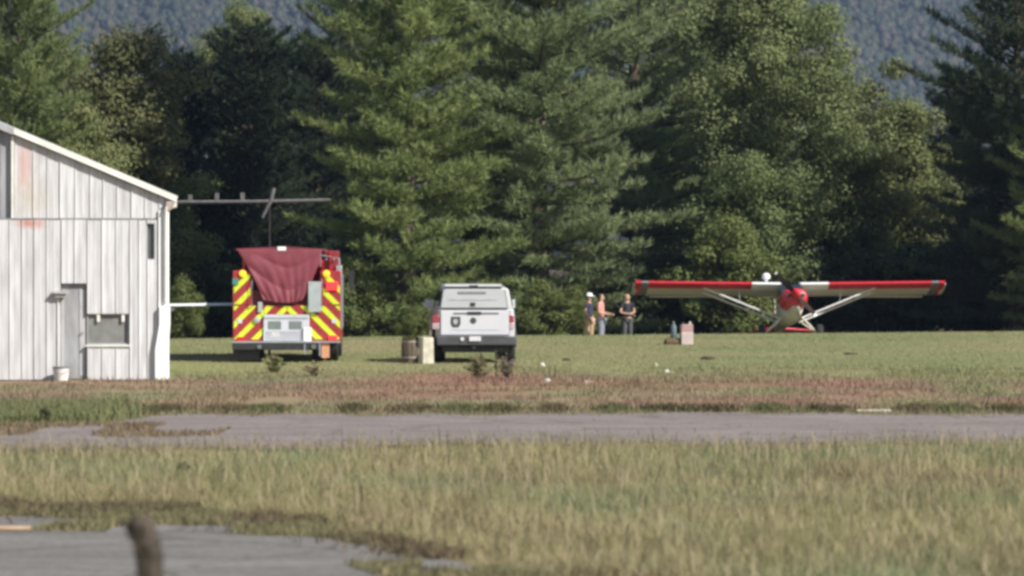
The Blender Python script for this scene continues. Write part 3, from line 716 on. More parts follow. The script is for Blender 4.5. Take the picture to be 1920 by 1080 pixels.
# door, windows
dr = MB().box(sx_(116), sx_(162), 0.09, 0.13, 0.05, sz_(531)).build('door', DOORM, sh)
MB().box(sx_(116), sx_(121), 0.07, 0.089, 0.06, sz_(548)).box(sx_(150), sx_(161), 0.075, 0.089, 0.1, 1.8).build('door_frame', mat('door_trim', (0.42, 0.42, 0.42), 0.6), dr)
MB().tube([(sx_(156), 0.07, 0.95), (sx_(156), 0.03, 0.95), (sx_(152), 0.03, 0.95)], 0.012, 6).build('handle', DKSEAM, dr)
w1 = MB().box(sx_(163) + .004, sx_(242) - .004, 0.085, 0.11, sz_(645), sz_(587)).build('window', PANE, sh)
f = MB(); x0, x1, z0, z1 = sx_(163), sx_(242), sz_(645), sz_(587)
f.box(x0 + .005, x1 - .005, 0.045, 0.084, z0, z0 + .03).box(x0 + .005, x1 - .005, 0.045, 0.084, z1 - .03, z1 - .002).box(x0 + .005, x0 + .03, 0.045, 0.084, z0 + .031, z1 - .031).box(x1 - .03, x1 - .005, 0.045, 0.084, z0 + .031, z1 - .031)
f.build('frame', mat('win_frame', (0.33, 0.33, 0.31), 0.6), w1)
for px in (185, 231): MB().box(sx_(px) - .03, sx_(px) + .03, 0.02, 0.044, z1 - .16, z1 + .02).build('bracket', TRIM, w1, bevel=.008)
MB().box(x0 - .02, x1 + .03, -0.04, 0.03, z0 - .035, z0 - .004).build('sill', TRIM, w1)
w2 = MB().box(sx_(275) + .003, sx_(290) - .003, 0.08, 0.10, sz_(485), sz_(418)).build('window', mat('dark_pane', (0.10, 0.105, 0.105), 0.3), sh)
MB().box(sx_(275) + .003, sx_(276.5), 0.04, 0.079, sz_(485), sz_(418)).box(sx_(288), sx_(290) - .003, 0.03, 0.079, sz_(485), sz_(418)).build('frame', mat('greenish_frame', (0.45, 0.52, 0.48), 0.6), w2)
# corner board, downspout, gutter, roof, rake trim
MB().box(sx_(297), sx_(317), -0.035, 0.12, 0.03, EZ - 0.22).build('corner_board', BRIGHT, sh, bevel=.006)
MB().tube([(sx_(312), -0.10, EZ - .15), (sx_(311), -0.085, EZ - .5), (sx_(311), -0.085, 1.55)], 0.038, 8).build('downspout', TRIM, sh, smooth_=True)
MB().loft([[(sx_(298), -0.12, z), (sx_(319), -0.12, z), (sx_(319), 0.03, z), (sx_(298), 0.03, z)] if z > 1.0 else [(sx_(290), -0.13, z), (sx_(310), -0.13, z), (sx_(316), 0.03, z), (sx_(292), 0.03, z)] for z in (0.02, 0.6, 1.1, 1.46)]).build('corner_guard', BRIGHT, sh, bevel=.01)
MB().prism([(0.10, EZ - .02), (0.14, EZ + .06), (-W / 2, rake(-W / 2) + .14), (-W / 2, rake(-W / 2) - .01)], -0.07, 14.15).build('roof', ROOFM, sh)
MB().prism([(-W - .10, EZ - .02), (-W - .14, EZ + .06), (-W / 2 - .002, rake(-W / 2) + .14), (-W / 2 - .002, rake(-W / 2) - .01)], -0.07, 14.15).build('roof', ROOFM, sh)
MB().prism([(0.13, EZ - .06), (0.16, EZ + .055), (sx_(28), rake(sx_(28)) + .115), (sx_(28), rake(sx_(28)) - .01)], -0.105, -0.072).build('rake_trim', TRIM, sh)
MB().prism([(sx_(28) - .002, rake(sx_(28)) - .03), (sx_(28) - .002, rake(sx_(28)) + .10), (-W / 2, rake(-W / 2) + .10), (-W / 2, rake(-W / 2) - .03)], -0.095, -0.072).build('rake_trim', GREYP, sh)
MB().box(0.0, 0.14, -0.06, 14.0, EZ - .16, EZ - .03).build('gutter', TRIM, sh)
MB().loft([[(sx_(306), -.13, EZ - .26), (sx_(318), -.13, EZ - .24), (sx_(330), -.13, EZ - .05), (sx_(312), -.13, EZ - .05)], [(sx_(306), -.03, EZ - .26), (sx_(318), -.03, EZ - .24), (sx_(330), -.03, EZ - .05), (sx_(312), -.03, EZ - .05)]]).build('eave_bracket', RUSTY, sh, bevel=.01)
MB().box(sx_(100), sx_(130), -0.16, -0.002, sz_(549), sz_(545)).box(sx_(104), sx_(124), -0.11, -0.003, sz_(556), sz_(549) - .001).build('door_shelf', mat('shelf', (0.40, 0.39, 0.37), 0.6), sh)
MB().tube([(sx_(110), -0.03, sz_(556)), (sx_(110), -0.03, sz_(684))], 0.010, 6).build('conduit', TRIM, sh)

# bucket and low board by the shed wall
def lathe_thing(name, prof, loc, m, label, cat, n=20):
    o = MB().lathe(prof, 'z', (0, 0, 0), n).build(name, m, None, smooth_=True); o.location = loc; tag(o, label, cat); return o
bk = empty('bucket', sh.matrix_world @ Vector((0, 0, 0)), 'white plastic bucket with dark rim beside the shed door', 'bucket')
Ms = Matrix.Translation(sh.location) @ Euler((0, 0, R(6.0))).to_matrix().to_4x4()
bk.location = Ms @ Vector((sx_(116), -0.32, 0.0))
PLW = mat('white_plastic', (0.74, 0.73, 0.70), 0.4, var=0.08)
MB().lathe([(0.0, 0.10), (0.02, 0.125), (0.27, 0.165), (0.275, 0.16)], 'z').build('pail', PLW, bk, smooth_=True)
MB().lathe([(0.262, 0.172), (0.295, 0.176), (0.298, 0.15), (0.27, 0.14)], 'z').build('rim', DKSEAM, bk, smooth_=True)
MB().tube([(-.165, 0, .26), (-.15, -.12, .20), (0, -.18, .15), (.15, -.12, .20), (.165, 0, .26)], 0.005, 5).build('handle', DKSEAM, bk)

# overhead rail running from the shed eave, and the white barrier rail behind the shed
GALV = mat('galvanised', (0.14, 0.135, 0.13), 0.6, 0.2, var=0.25, scale=8)
tr = empty('overhead_rail', (at(620, 540, 106).x, 106, 0), 'thin grey overhead rail on brackets between shed eave and pines', 'rail')
O = Vector(tr.location)
def tl(px, py, D=106): return tuple(at(px, py, D) - O)
MB().tube([tl(300, 379), tl(470, 378), tl(620, 375)], 0.045, 6).build('rail', GALV, tr)
for px, h in ((357, 11), (407, 14), (455, 15)):
    MB().box(tl(px, 0)[0] - .05, tl(px, 0)[0] + .05, -.03, .03, tl(px, 376)[2], tl(px, 376 - h)[2]).build('bracket', GALV, tr)
MB().tube([tl(514, 352), tl(508, 376), tl(492, 408)], [0.05, 0.055, 0.035], 6).build('diagonal_brace', GALV, tr)
MB().tube([tl(505, 376), (tl(505, 0)[0], 0, 0)], 0.03, 8).build('post', mat('tarred_pole', (0.018, 0.016, 0.014), 0.9), tr)
MB().tube([tl(190, 372), (tl(190, 0)[0], 0, 0)], 0.06, 8).build('post', GALV, tr)
br = empty('barrier_rail', (at(300, 540, 104).x, 104, 0), 'bright white horizontal rail between the shed corner and the fire engine', 'rail')
O = Vector(br.location)
zb = at(0, 574, 104).z
WGL = mat('white_gloss', (0.82, 0.82, 0.82), 0.3, var=0.04)
MB().loft([[(-.6, -.09, zb - .01), (-.6, -.03, zb + .05), (-.6, .10, zb + .03), (-.6, .12, zb - .02)], [(2.3, -.09, zb + .03), (2.3, -.03, zb + .09), (2.3, .10, zb + .07), (2.3, .12, zb + .02)]]).build('beam', WGL, br, bevel=.015)
MB().box(-.6, .35, -.05, .05, zb - .11, zb - .03).build('beam_bracket', DKSEAM, br)
for xx in (-.55, 2.2): MB().tube([(xx, 0.02, 0), (xx, 0.02, zb)], 0.05, 8).build('post', GALV, br)

# ------------------------------------------------------------------ vehicles
TYRE = mat('tyre_rubber', (0.022, 0.022, 0.022), 0.85, var=0.3, scale=12)
RIM = mat('rim_metal', (0.35, 0.35, 0.36), 0.4, 0.7)
BLK = mat('black_trim', (0.025, 0.025, 0.027), 0.55, var=0.3, scale=8)
GLASS = mat('tinted_glass', (0.02, 0.025, 0.03), 0.08, var=0.1, spec=0.7)
CHROME = mat('brushed_metal', (0.55, 0.56, 0.58), 0.38, 0.75, var=0.12, scale=5)

def wheel(parent, x, y, r_, w, side):
    e = MB().lathe([(-w / 2, r_ * .62), (-w / 2, r_ * .93), (-w * .38, r_), (w * .38, r_), (w / 2, r_ * .93), (w / 2, r_ * .62)], 'x', (x, y, r_), 24).build('wheel', TYRE, parent, smooth_=True)
    MB().lathe([(-w * .46, r_ * .60), (-w * .40, r_ * .63), (w * .40, r_ * .63), (w * .46, r_ * .60), (w * .3, r_ * .2)], 'x', (x, y, r_), 20).build('rim', RIM, e, smooth_=True)
    MB().lathe([(0, r_ * .16), (side * w * .52, r_ * .14)], 'x', (x, y, r_), 10).build('hub', RIM, e, smooth_=True)
    return e

# --- fire engine, seen from behind
FD = 98.0
fe = empty('fire_engine', (at(538, 540, FD).x, FD, 0), 'red fire engine with yellow chevrons and a maroon hose bed cover seen from behind', 'fire engine', R(1.6))
K = FD / F_PX
def fx(px): return (px - 538) * K
def fz(py): return (680 - py) * K
RED = mat('engine_red', (0.42, 0.018, 0.022), 0.28, var=0.08, scale=3, coat=0.4)
DRED = mat('chevron_red', (0.30, 0.028, 0.032), 0.45, var=0.15, scale=9)
YEL = mat('chevron_yellow', (0.58, 0.68, 0.03), 0.5, var=0.18, scale=9)
TARP = mat('maroon_tarp', (0.190, 0.034, 0.048), 0.62, var=0.18, scale=2.5, bump=0.25, bscale=14)
GREYBOX = mat('grey_box', (0.36, 0.40, 0.40), 0.5, var=0.1)
hw = 1.235
MB().box(-hw, -0.82, 0.03, 4.4, 0.52, fz(507)).build('side_compartment', RED, fe, bevel=.03)
MB().box(0.76, hw, 0.03, 4.4, 0.52, fz(507)).build('side_compartment', RED, fe, bevel=.03)
MB().box(-0.818, 0.758, 0.12, 4.4, 0.52, fz(545)).build('hose_bed', mat('hose_bed_dark', (0.14, 0.022, 0.03), 0.6), fe)
for s in (-1, 1):
    MB().box(s * 1.00 - .025, s * 1.00 + .025, 0.16, 4.3, fz(507), fz(472)).build('hose_bed_wall', RED, fe)
MB().box(-hw, hw, 0.0, 0.118, 0.50, fz(572)).build('rear_panel', DRED, fe, bevel=.006)
MB().box(-hw, -0.83, -0.002, 0.028, fz(571), fz(509)).build('rear_panel', DRED, fe)
MB().box(0.77, hw, -0.002, 0.028, fz(571), fz(509)).build('rear_panel', DRED, fe)
# chevrons: stripes clipped to the panels
def clip(poly, x0, x1, z0, z1):
    for ax, lim, sg in ((0, x0, 1), (0, x1, -1), (1, z0, 1), (1, z1, -1)):
        out = []
        for i_ in range(len(poly)):
            p, q = poly[i_ - 1], poly[i_]
            dp, dq = sg * (p[ax] - lim), sg * (q[ax] - lim)
            if (dp >= 0) != (dq >= 0):
                t = dp / (dp - dq); out.append((p[0] + (q[0] - p[0]) * t, p[1] + (q[1] - p[1]) * t))
            if dq >= 0: out.append(q)
        poly = out
        if not poly: return []
    return poly
for s in (-1, 1):
    for (xa, xb, za, zb_, yy) in ((0.83, hw - .02, fz(571), fz(514), -0.006), (0.52, hw - .02, 0.53, fz(573), -0.004), (0.0, 0.515, fz(590), fz(573), -0.004)):
        for k in range(-2, 9):
            c0 = 0.30 + k * 0.40; sl = 1.0
            st = [(xa - .1, c0 - sl * (xa - .1)), (xa - .1, c0 + 0.165 - sl * (xa - .1)), (xb + .1, c0 + 0.165 - sl * (xb + .1)), (xb + .1, c0 - sl * (xb + .1))]
            st = [(p[0], p[1] + 0.9) for p in st]
            pl = clip(st, xa + .008, xb, za + .008, zb_ - .008)
            if len(pl) >= 3:
                a_ = abs(sum(pl[i_ - 1][0] * pl[i_][1] - pl[i_][0] * pl[i_ - 1][1] for i_ in range(len(pl)))) / 2
                if a_ > 0.004: MB().prism([(s * p[0], p[1]) for p in pl], yy - .002, yy + 0.002).build('chevron_stripe', YEL, fe)
# silver rear compartment door with its windows
sd = MB().box(fx(494), fx(580), -0.05, -0.008, fz(650), fz(590)).build('rear_door', mat('pale_roller', (0.52, 0.53, 0.58), 0.45, var=0.12, scale=4), fe, bevel=.012)
for a, b2 in ((503, 527), (542, 566)):
    MB().box(fx(a), fx(b2), -0.060, -0.0505, fz(617), fz(602)).build('window', mat('grey_window', (0.17, 0.20, 0.19), 0.3), sd)
for k in range(5):
    MB().box(fx(498), fx(576), -0.058, -0.0505, fz(644 - 5 * k) , fz(641.5 - 5 * k)).build('slat', CHROME, sd)
MB().box(fx(496), fx(578), -0.066, -0.051, fz(597), fz(594)).build('door_rail', GREYBOX, sd)
# grey cabinet, white box, lights
MB().box(fx(578), fx(602), -0.10, -0.01, fz(585), fz(528)).build('grey_cabinet', GREYBOX, fe, bevel=.01)
MB().box(fx(569), fx(584), -0.11, -0.055, fz(643), fz(614)).build('white_locker', mat('white_locker', (0.75, 0.75, 0.70), 0.5), fe, bevel=.01)
MB().box(fx(484), fx(492), -0.05, -0.01, fz(585), fz(566)).build('grab_plate', GREYBOX, fe)
AMB = mat('amber_lens', (0.80, 0.55, 0.03), 0.25, emit=(1.0, 0.62, 0.05), estr=0.25)
REDL = mat('red_lens_lit', (0.70, 0.03, 0.04), 0.2, emit=(1.0, 0.05, 0.06), estr=0.6)
for px in (455, 612): MB().lathe([(0, .085), (-.03, .08), (-.045, .05)], 'y', (fx(px), -0.012, fz(513)), 14).build('amber_light', AMB, fe, smooth_=True)
for px, z_ in ((622, 538),): MB().box(fx(px) - .13, fx(px) + .14, -0.06, -0.013, fz(z_) - .08, fz(z_) + .12).build('warning_light', REDL, fe, bevel=.02)
MB().box(fx(436), fx(447), -0.05, -0.013, fz(534), fz(522)).build('marker_light', mat('green_lens', (0.06, 0.22, 0.18), 0.25), fe, bevel=.01)
for px, z_ in ((624, 633), (452, 636)): MB().box(fx(px) - .10, fx(px) + .10, -0.045, -0.013, fz(z_) - .05, fz(z_) + .05).build('tail_light', REDL if px > 500 else mat('red_lens', (0.45, 0.02, 0.02), 0.2), fe, bevel=.015)
# tailboard, flaps, bumpers
MB().box(-hw - .01, 0.74, -0.35, 0.02, 0.30, 0.46).build('tailboard', BLK, fe, bevel=.015)
MB().box(-hw, hw, -0.36, 0.0, 0.465, 0.50).build('tread_plate', CHROME, fe)
MB().box(0.745, 0.78, -0.36, -0.05, 0.16, 0.46).box(0.40, 0.43, -0.37, -0.352, 0.20, 0.44).build('step_bracket', mat('blue_grey', (0.28, 0.28, 0.36), 0.5), fe)
MB().box(0.80, 0.98, -0.30, -0.27, 0.12, 0.46).build('mud_flap', mat('orange_flap', (0.62, 0.30, 0.16), 0.6), fe)
MB().box(-hw, -0.62, -0.10, -0.06, 0.06, 0.30).build('mud_flap', BLK, fe)
MB().box(-1.0, 1.0, 0.3, 4.2, 0.40, 0.515).build('chassis', BLK, fe)
# cab ahead of the body
MB().loft([[(-1.18, y, 0.55), (1.18, y, 0.55), (1.2, y, 1.55), (1.08, y, zt), (-1.08, y, zt), (-1.2, y, 1.55)] for y, zt in ((4.55, 2.35), (6.6, 2.35), (7.1, 2.1), (7.35, 1.6))]).build('cab', RED, fe, bevel=.05)
MB().box(-1.205, -1.19, 4.9, 6.4, 1.5, 2.1).box(1.19, 1.205, 4.9, 6.4, 1.5, 2.1).build('cab_window', GLASS, fe)
for s in (-1, 1):
    for k in range(3): MB().box(s * hw - .012, s * hw + .012, 0.25 + k * 1.4, 1.5 + k * 1.4, 0.75, 2.0).build('locker_door', CHROME, fe)
    MB().tube([(s * 1.18, 6.5, 1.9), (s * 1.42, 6.45, 1.95)], 0.02, 6).box(s * 1.42 - .06, s * 1.42 + .06, 6.4, 6.5, 1.6, 2.1).build('mirror', BLK, fe)
    wheel(fe, s * 1.02, 1.15, 0.46, 0.30, s); wheel(fe, s * 0.70, 1.15, 0.46, 0.28, s); wheel(fe, s * 1.04, 5.9, 0.46, 0.30, s)
MB().tube([(fx(600), 0.05, fz(500)), (fx(602), 0.05, fz(478)), (fx(636), 0.05, fz(484)), (fx(637), 0.05, fz(506))], 0.018, 6).build('grab_rail', CHROME, fe, smooth_=True)
MB().box(fx(630), fx(641), 0.2, 0.5, fz(520), fz(498)).build('side_light', CHROME, fe, bevel=.01)
MB().box(fx(607), fx(633), 0.25, 3.9, fz(506), fz(470)).build('ladder_box', mat('dark_red_box', (0.22, 0.02, 0.03), 0.5), fe, bevel=.02)
for s in (-1, 1):
    MB().tube([(s * .80, -.02, fz(575)), (s * .80, -.09, fz(572)), (s * .80, -.09, fz(528)), (s * .80, -.02, fz(524))], .014, 6).build('grab_handle', CHROME, fe, smooth_=True)
    MB().box(s * 1.08 - .05, s * 1.08 + .05, -.02, -.009, fz(606), fz(598)).build('reflector', mat('reflector_pale', (0.62, 0.60, 0.66), 0.3), fe)
    MB().lathe([(0, .05), (-.05, .05), (-.05, .03), (-.02, .03)], 'y', (s * .62, -.36, .38), 10).build('tow_eye', RIM, fe)
for q_ in (0, 1): MB().tube([(fx(612 + 14 * q_), 0.02, fz(486)), (fx(612 + 14 * q_), 3.8, fz(486))], .022, 6).build('ladder_rail', CHROME, fe)
MB().lathe([(0, .07), (-.05, .07), (-.06, .05)], 'y', (fx(482), -.01, fz(600)), 12).build('hose_coupling', GREYBOX, fe, smooth_=True)
MB().box(fx(508), fx(524), -.058, -.0505, fz(632), fz(624)).build('number_plate', mat('plate_pale', (0.62, 0.62, 0.60), 0.4, var=0.3, scale=40), sd)
# draped hose bed cover
nu, nv = 44, 34; vs = []
rsd = np.random.default_rng(2)
for j in range(nv + 1):
    v = j / nv
    for i_ in range(nu + 1):
        u = i_ / nu * 2 - 1
        wl = np.interp(v, [0, .18, .45, .75, 1], [1.15, 1.02, 0.83, 0.67, 0.53]); wr = np.interp(v, [0, .18, .45, .75, 1], [0.80, 0.78, 0.66, 0.50, 0.36])
        x = u * (wl if u < 0 else wr)
        sag = 0.05 * (1 - u * u)
        z_ = fz(468) - v * (fz(468) - fz(566)) * (0.965 + 0.05 * (1 - abs(u) ** 2.2)) - sag * v * 0.3
        q = v * 1.25 + 0.55 * (abs(u) ** 1.6) * (1 - 0.6 * v) - 0.10 * u
        fold = 0.020 * (1 - abs(math.sin(q * 6.2 + 0.5)) ** 0.6 * 2) * min(1, v * 4) * (1 - 0.35 * v) + 0.012 * math.sin(u * 11 + v * 5.5) * v + 0.010 * math.sin(u * 23 - v * 9) * v
        fold += 0.018 * (vnoise(np.array(u * 3), np.array(v * 3), 0.7, 80) - .5)
        vs.append((x, -0.07 + fold + 0.05 * (1 - v) - 0.004 * math.sin(3.14 * v), z_))
tfc = [(j * (nu + 1) + i_, j * (nu + 1) + i_ + 1, (j + 1) * (nu + 1) + i_ + 1, (j + 1) * (nu + 1) + i_) for j in range(nv) for i_ in range(nu)]
tm = MB(); tm.v = [(float(a), float(b3), float(c)) for a, b3, c in vs]; tm.f = tfc
tp_ = tm.build('hose_bed_cover', TARP, fe, smooth_=True); sol = tp_.modifiers.new('th', 'SOLIDIFY'); sol.thickness = 0.012
MB().loft([[(-1.17, y, fz(466) - 0.02 * abs(math.sin(y * 2))), (0, y, fz(464) + .02), (0.87, y, fz(467)), (0.87, y, fz(470)), (0, y, fz(469)), (-1.17, y, fz(470))] for y in np.linspace(0.0, 4.2, 9)]).build('cover_top', TARP, fe)
MB().box(fx(520), fx(536), -0.04, 0.10, fz(470), fz(465) + .03).build('top_light', mat('white_lamp', (0.8, 0.78, 0.76), 0.3), fe, bevel=.012)

# --- white pickup with canopy
PD = 97.0; K2 = PD / F_PX
pk = empty('pickup_truck', (at(893, 540, PD).x, PD, 0), 'white pickup truck with a white canopy parked right of the fire engine', 'pickup', R(3.4))
def px_(p): return (p - 893) * K2
def pz(p): return (683 - p) * K2
CARW = mat('car_white', (0.59, 0.59, 0.62), 0.25, var=0.03, coat=0.5)
CAPW = mat('canopy_white', (0.62, 0.625, 0.615), 0.3, var=0.03, coat=0.3)
def ring(y, wb, wm, wt, zb_, zm, zt):
    return [(-wb, y, zb_), (wb, y, zb_), (wm, y, zb_ + .18), (wm, y, zm), (wt, y, zt), (-wt, y, zt), (-wm, y, zm), (-wm, y, zb_ + .18)]
MB().loft([ring(0.0, .80, .86, .84, pz(642), pz(598), pz(580)), ring(0.25, .84, .90, .87, pz(645), pz(598), pz(580)), ring(2.2, .86, .92, .87, .38, 1.04, 1.24), ring(3.9, .86, .92, .86, .38, 1.02, 1.20), ring(4.0, .86, .92, .82, .38, .98, 1.14), ring(5.0, .82, .88, .76, .40, .90, 1.04), ring(5.28, .72, .80, .66, .46, .82, .94)]).build('body', CARW, pk, smooth_=True, bevel=.02)
tg = MB().box(px_(826), px_(954), -0.045, -0.003, pz(629), pz(583)).build('tailgate', CARW, pk, bevel=.015)
MB().box(px_(850), px_(935), -0.058, -0.046, pz(589.5), pz(587)).build('crease', mat('shadow_gap', (0.10, 0.10, 0.11), 0.7), tg)
MB().box(px_(876), px_(902), -0.062, -0.047, pz(591), pz(585)).build('handle', BLK, tg, bevel=.006)
EMB = mat('emblem_grey', (0.06, 0.065, 0.07), 0.4, var=0.5, scale=30)
MB().prism([(px_(854) + a * .135, pz(604.5) + c * .135) for a, c in ((-.8, .9), (.8, .9), (.85, -.3), (.5, -.9), (-.5, -.9), (-.85, -.3))], -0.052, -0.046).build('shield_emblem', EMB, tg)
MB().prism([(px_(854) + a * .07, pz(604) + c * .07) for a, c in ((-.8, .6), (0, .9), (.8, .6), (.6, -.5), (0, -.9), (-.6, -.5))], -0.055, -0.0525).build('emblem_centre', mat('emblem_light', (0.40, 0.41, 0.40), 0.4, var=0.4, scale=40), tg)
MB().lathe([(0, .075), (-.008, .07)], 'y', (px_(887), -0.046, pz(602)), 16).build('maker_badge', EMB, tg, smooth_=True)
for xx in (px_(825.3), px_(954.7)): MB().box(xx - .006, xx + .006, -0.03, -0.001, pz(629), pz(583)).build('panel_gap', mat('shadow_gap', (0.10, 0.10, 0.11), 0.7), tg)
MB().box(px_(846), px_(934), -0.05, -0.0452, pz(620), pz(619)).build('pressing_line', mat('pressing', (0.36, 0.36, 0.39), 0.5), tg)
TL1 = mat('tail_red', (0.30, 0.055, 0.06), 0.2, var=0.1); TL2 = mat('tail_clear', (0.48, 0.34, 0.35), 0.2)
for s in (-1, 1):
    cx_ = px_(817) if s < 0 else px_(956.5)
    l = MB().box(cx_ - .085, cx_ + .085, -0.03, 0.16, pz(606), pz(592)).build('tail_light', TL1, pk, bevel=.02)
    MB().box(cx_ - .08, cx_ + .08, -0.025, 0.15, pz(618), pz(606) - .003).build('reverse_lens', TL2, l, bevel=.015)
bu = MB().loft([[(-.90, y, pz(648)), (.90, y, pz(648)), (.92, y, pz(632)), (.60, y - .02, pz(630)), (-.60, y - .02, pz(630)), (-.92, y, pz(632))] for y in (-0.16, 0.05)]).build('bumper', mat('bumper_grey', (0.075, 0.075, 0.082), 0.5), pk, bevel=.03)
MB().box(px_(879), px_(901), -0.20, -0.185, pz(640), pz(631)).build('licence_plate', mat('plate_white', (0.62, 0.60, 0.64), 0.4, var=0.25, scale=30), bu)
MB().lathe([(0, .045), (-.01, .045)], 'y', (px_(866), -0.186, pz(636)), 14).build('round_sticker', mat('sticker', (0.6, 0.6, 0.6), 0.4), bu)
MB().tube([(px_(888), -0.22, pz(652)), (px_(888), 0.1, pz(652))], 0.04, 8).build('tow_hitch', BLK, pk)
MB().box(-.75, .75, 0.05, 5.0, 0.26, 0.40).build('chassis', BLK, pk)
# canopy
def cr(y, wb, wt, zb_, zt): return [(-wb, y, zb_), (wb, y, zb_), (wt, y, zt - .05), (wt - .06, y, zt), (-wt + .06, y, zt), (-wt, y, zt - .05)]
MB().loft([cr(0.02, .82, .74, pz(580) + .005, pz(541)), cr(0.18, .83, .74, pz(580) + .005, pz(540)), cr(2.1, .84, .74, pz(580) + .005, 1.80)]).build('canopy', CAPW, pk, smooth_=True, bevel=.02)
rw = MB().loft([[(px_(827), -.012, pz(578)), (px_(951), -.012, pz(578)), (px_(946), .008, pz(544)), (px_(832), .008, pz(544))], [(px_(827), .01, pz(578)), (px_(951), .01, pz(578)), (px_(946), .018, pz(544)), (px_(832), .018, pz(544))]]).build('rear_hatch', mat('hatch_reflection', (0.44, 0.445, 0.45), 0.15, var=0.06, scale=2, coat=0.5), pk, bevel=.005)  # pale colour stands in for the reflection on the hatch glass
MB().box(px_(826), px_(952), -.02, .0, pz(580.5), pz(578.6)).build('lower_seal', BLK, rw)
for (xa, xb) in ((826.2, 831.2), (951.8, 946.8)): MB().tube([(px_(xa), -.010, pz(578)), (px_(xb), .010, pz(544))], .009, 5).build('side_seal', mat('seal_grey', (0.16, 0.16, 0.17), 0.7), rw)
MB().box(px_(859), px_(911), -.012, -.003, pz(551.5), pz(547.5)).build('lettering_strip', mat('letter_grey', (0.20, 0.20, 0.21), 0.5, var=0.7, scale=60), rw)
MB().box(px_(842), px_(932), -.014, -.006, pz(563.5), pz(561.5)).build('wiper_line', mat('pale_line', (0.42, 0.42, 0.44), 0.5), rw)
MB().box(px_(882), px_(891), -.03, -.012, pz(575), pz(568)).build('lock', BLK, rw, bevel=.004)
MB().box(px_(833), px_(941), 0.0, 0.10, pz(541), pz(538.6)).build('brake_light_strip', BLK, pk)
MB().box(px_(834), px_(940), 0.02, 0.18, pz(538), pz(534)).build('roof_spoiler', CAPW, pk, bevel=.01)
MB().box(px_(880), px_(896), -0.015, 0.018, pz(539.5), pz(535.5)).build('third_brake_light', BLK, pk)
# cab
MB().loft([[(-.80, y, 1.2), (.80, y, 1.2), (w, y, z_), (-w, y, z_)] for y, w, z_ in ((2.2, .68, 1.76), (2.5, .66, 1.80), (3.4, .66, 1.80), (4.15, .72, 1.24))]).build('cab', CARW, pk, bevel=.03)
for s in (-1, 1):
    MB().loft([[(s * .815, 2.35, 1.24), (s * .815, 3.9, 1.24), (s * .735, 3.4, 1.68), (s * .735, 2.4, 1.68)], [(s * .80, 2.35, 1.24), (s * .80, 3.9, 1.24), (s * .72, 3.4, 1.68), (s * .72, 2.4, 1.68)]]).build('side_window', GLASS, pk)
    mo = 1.0 if s > 0 else .93
    MB().tube([(s * .82, 3.75, 1.26), (s * mo, 3.7, 1.30)], .02, 6).box(s * mo - .10, s * mo + .10, 3.66, 3.76, 1.22, 1.42).build('mirror', CARW, pk, bevel=.015)
    MB().loft([[(s * .855, .3, 1.30), (s * .855, 2.0, 1.30), (s * .80, 2.0, 1.66), (s * .80, .3, 1.66)], [(s * .83, .3, 1.30), (s * .83, 2.0, 1.30), (s * .77, 2.0, 1.66), (s * .77, .3, 1.66)]]).build('canopy_window', GLASS, pk)
    wheel(pk, s * .80, 1.05, .37, .26, s); wheel(pk, s * .80, 4.3, .37, .26, s)
    a = [(s * .925, 1.05 + .46 * math.cos(t), .37 + .46 * math.sin(t)) for t in np.linspace(0, math.pi, 11)]
    MB().tube(a, .035, 6).build('wheel_arch', BLK, pk)

# --- concrete block beside the pickup
cb = empty('concrete_block', (at(799, 540, 96.6).x, 96.6, 0), 'narrow cream coloured concrete block standing left of the pickup', 'block', R(24))
CONC = mat('concrete', (0.50, 0.46, 0.36), 0.85, var=0.3, scale=6, bump=0.5)
MB().loft([[(-.14, -.14, 0), (.14, -.14, 0), (.14, .14, 0), (-.14, .14, 0)], [(-.13, -.13, .61), (.13, -.13, .61), (.13, .13, .61), (-.13, .13, .61)]]).build('block', CONC, cb, bevel=.02)
CLOD0 = mat('planter_soil', (0.05, 0.04, 0.03), 0.95)
MB().tube([(-.06, 0, .60), (-.06, 0, .645), (.06, 0, .645), (.06, 0, .60)], .012, 6).build('lifting_loop', RUSTY, cb)

pl_ = empty('barrel_planter', (at(770, 540, 97.4).x, 97.4, 0), 'brown weathered barrel with a small green bush in it, left of the cream block', 'planter')
STV = mat('stave_wood', (0.125, 0.100, 0.066), 0.9, var=0.35, scale=7, stretch=(3, 3, .5))
stave = None
for k in range(14):
    t0, t1 = 6.283 * k / 14 + .02, 6.283 * (k + 1) / 14 - .02
    secs_ = [[(rr * math.cos(t0), rr * math.sin(t0), z_), (rr * math.cos(t1), rr * math.sin(t1), z_), ((rr - .03) * math.cos(t1), (rr - .03) * math.sin(t1), z_), ((rr - .03) * math.cos(t0), (rr - .03) * math.sin(t0), z_)] for z_, rr in ((0, .19), (.2, .215), (.42, .215), (.60, .19))]
    MB().loft(secs_).build('stave', STV, pl_)
for z_ in (.12, .48): MB().lathe([(z_, .215), (z_ + .035, .218), (z_ + .035, .19), (z_, .19)], 'z', (0, 0, 0), 20).build('hoop', RUSTY, pl_)
MB().lathe([(.50, .18), (.53, .05)], 'z', (0, 0, 0), 14).build('soil', CLOD0, pl_)
fb = add('bush', LEAFY['shrub'][1], pl_, (0, 0, .52), kind='stuff'); fb.scale = (.20, .20, .19)
add('bush_stem', LEAFY['shrub'][0], pl_, (0, 0, .50)).scale = (.18, .18, .18)

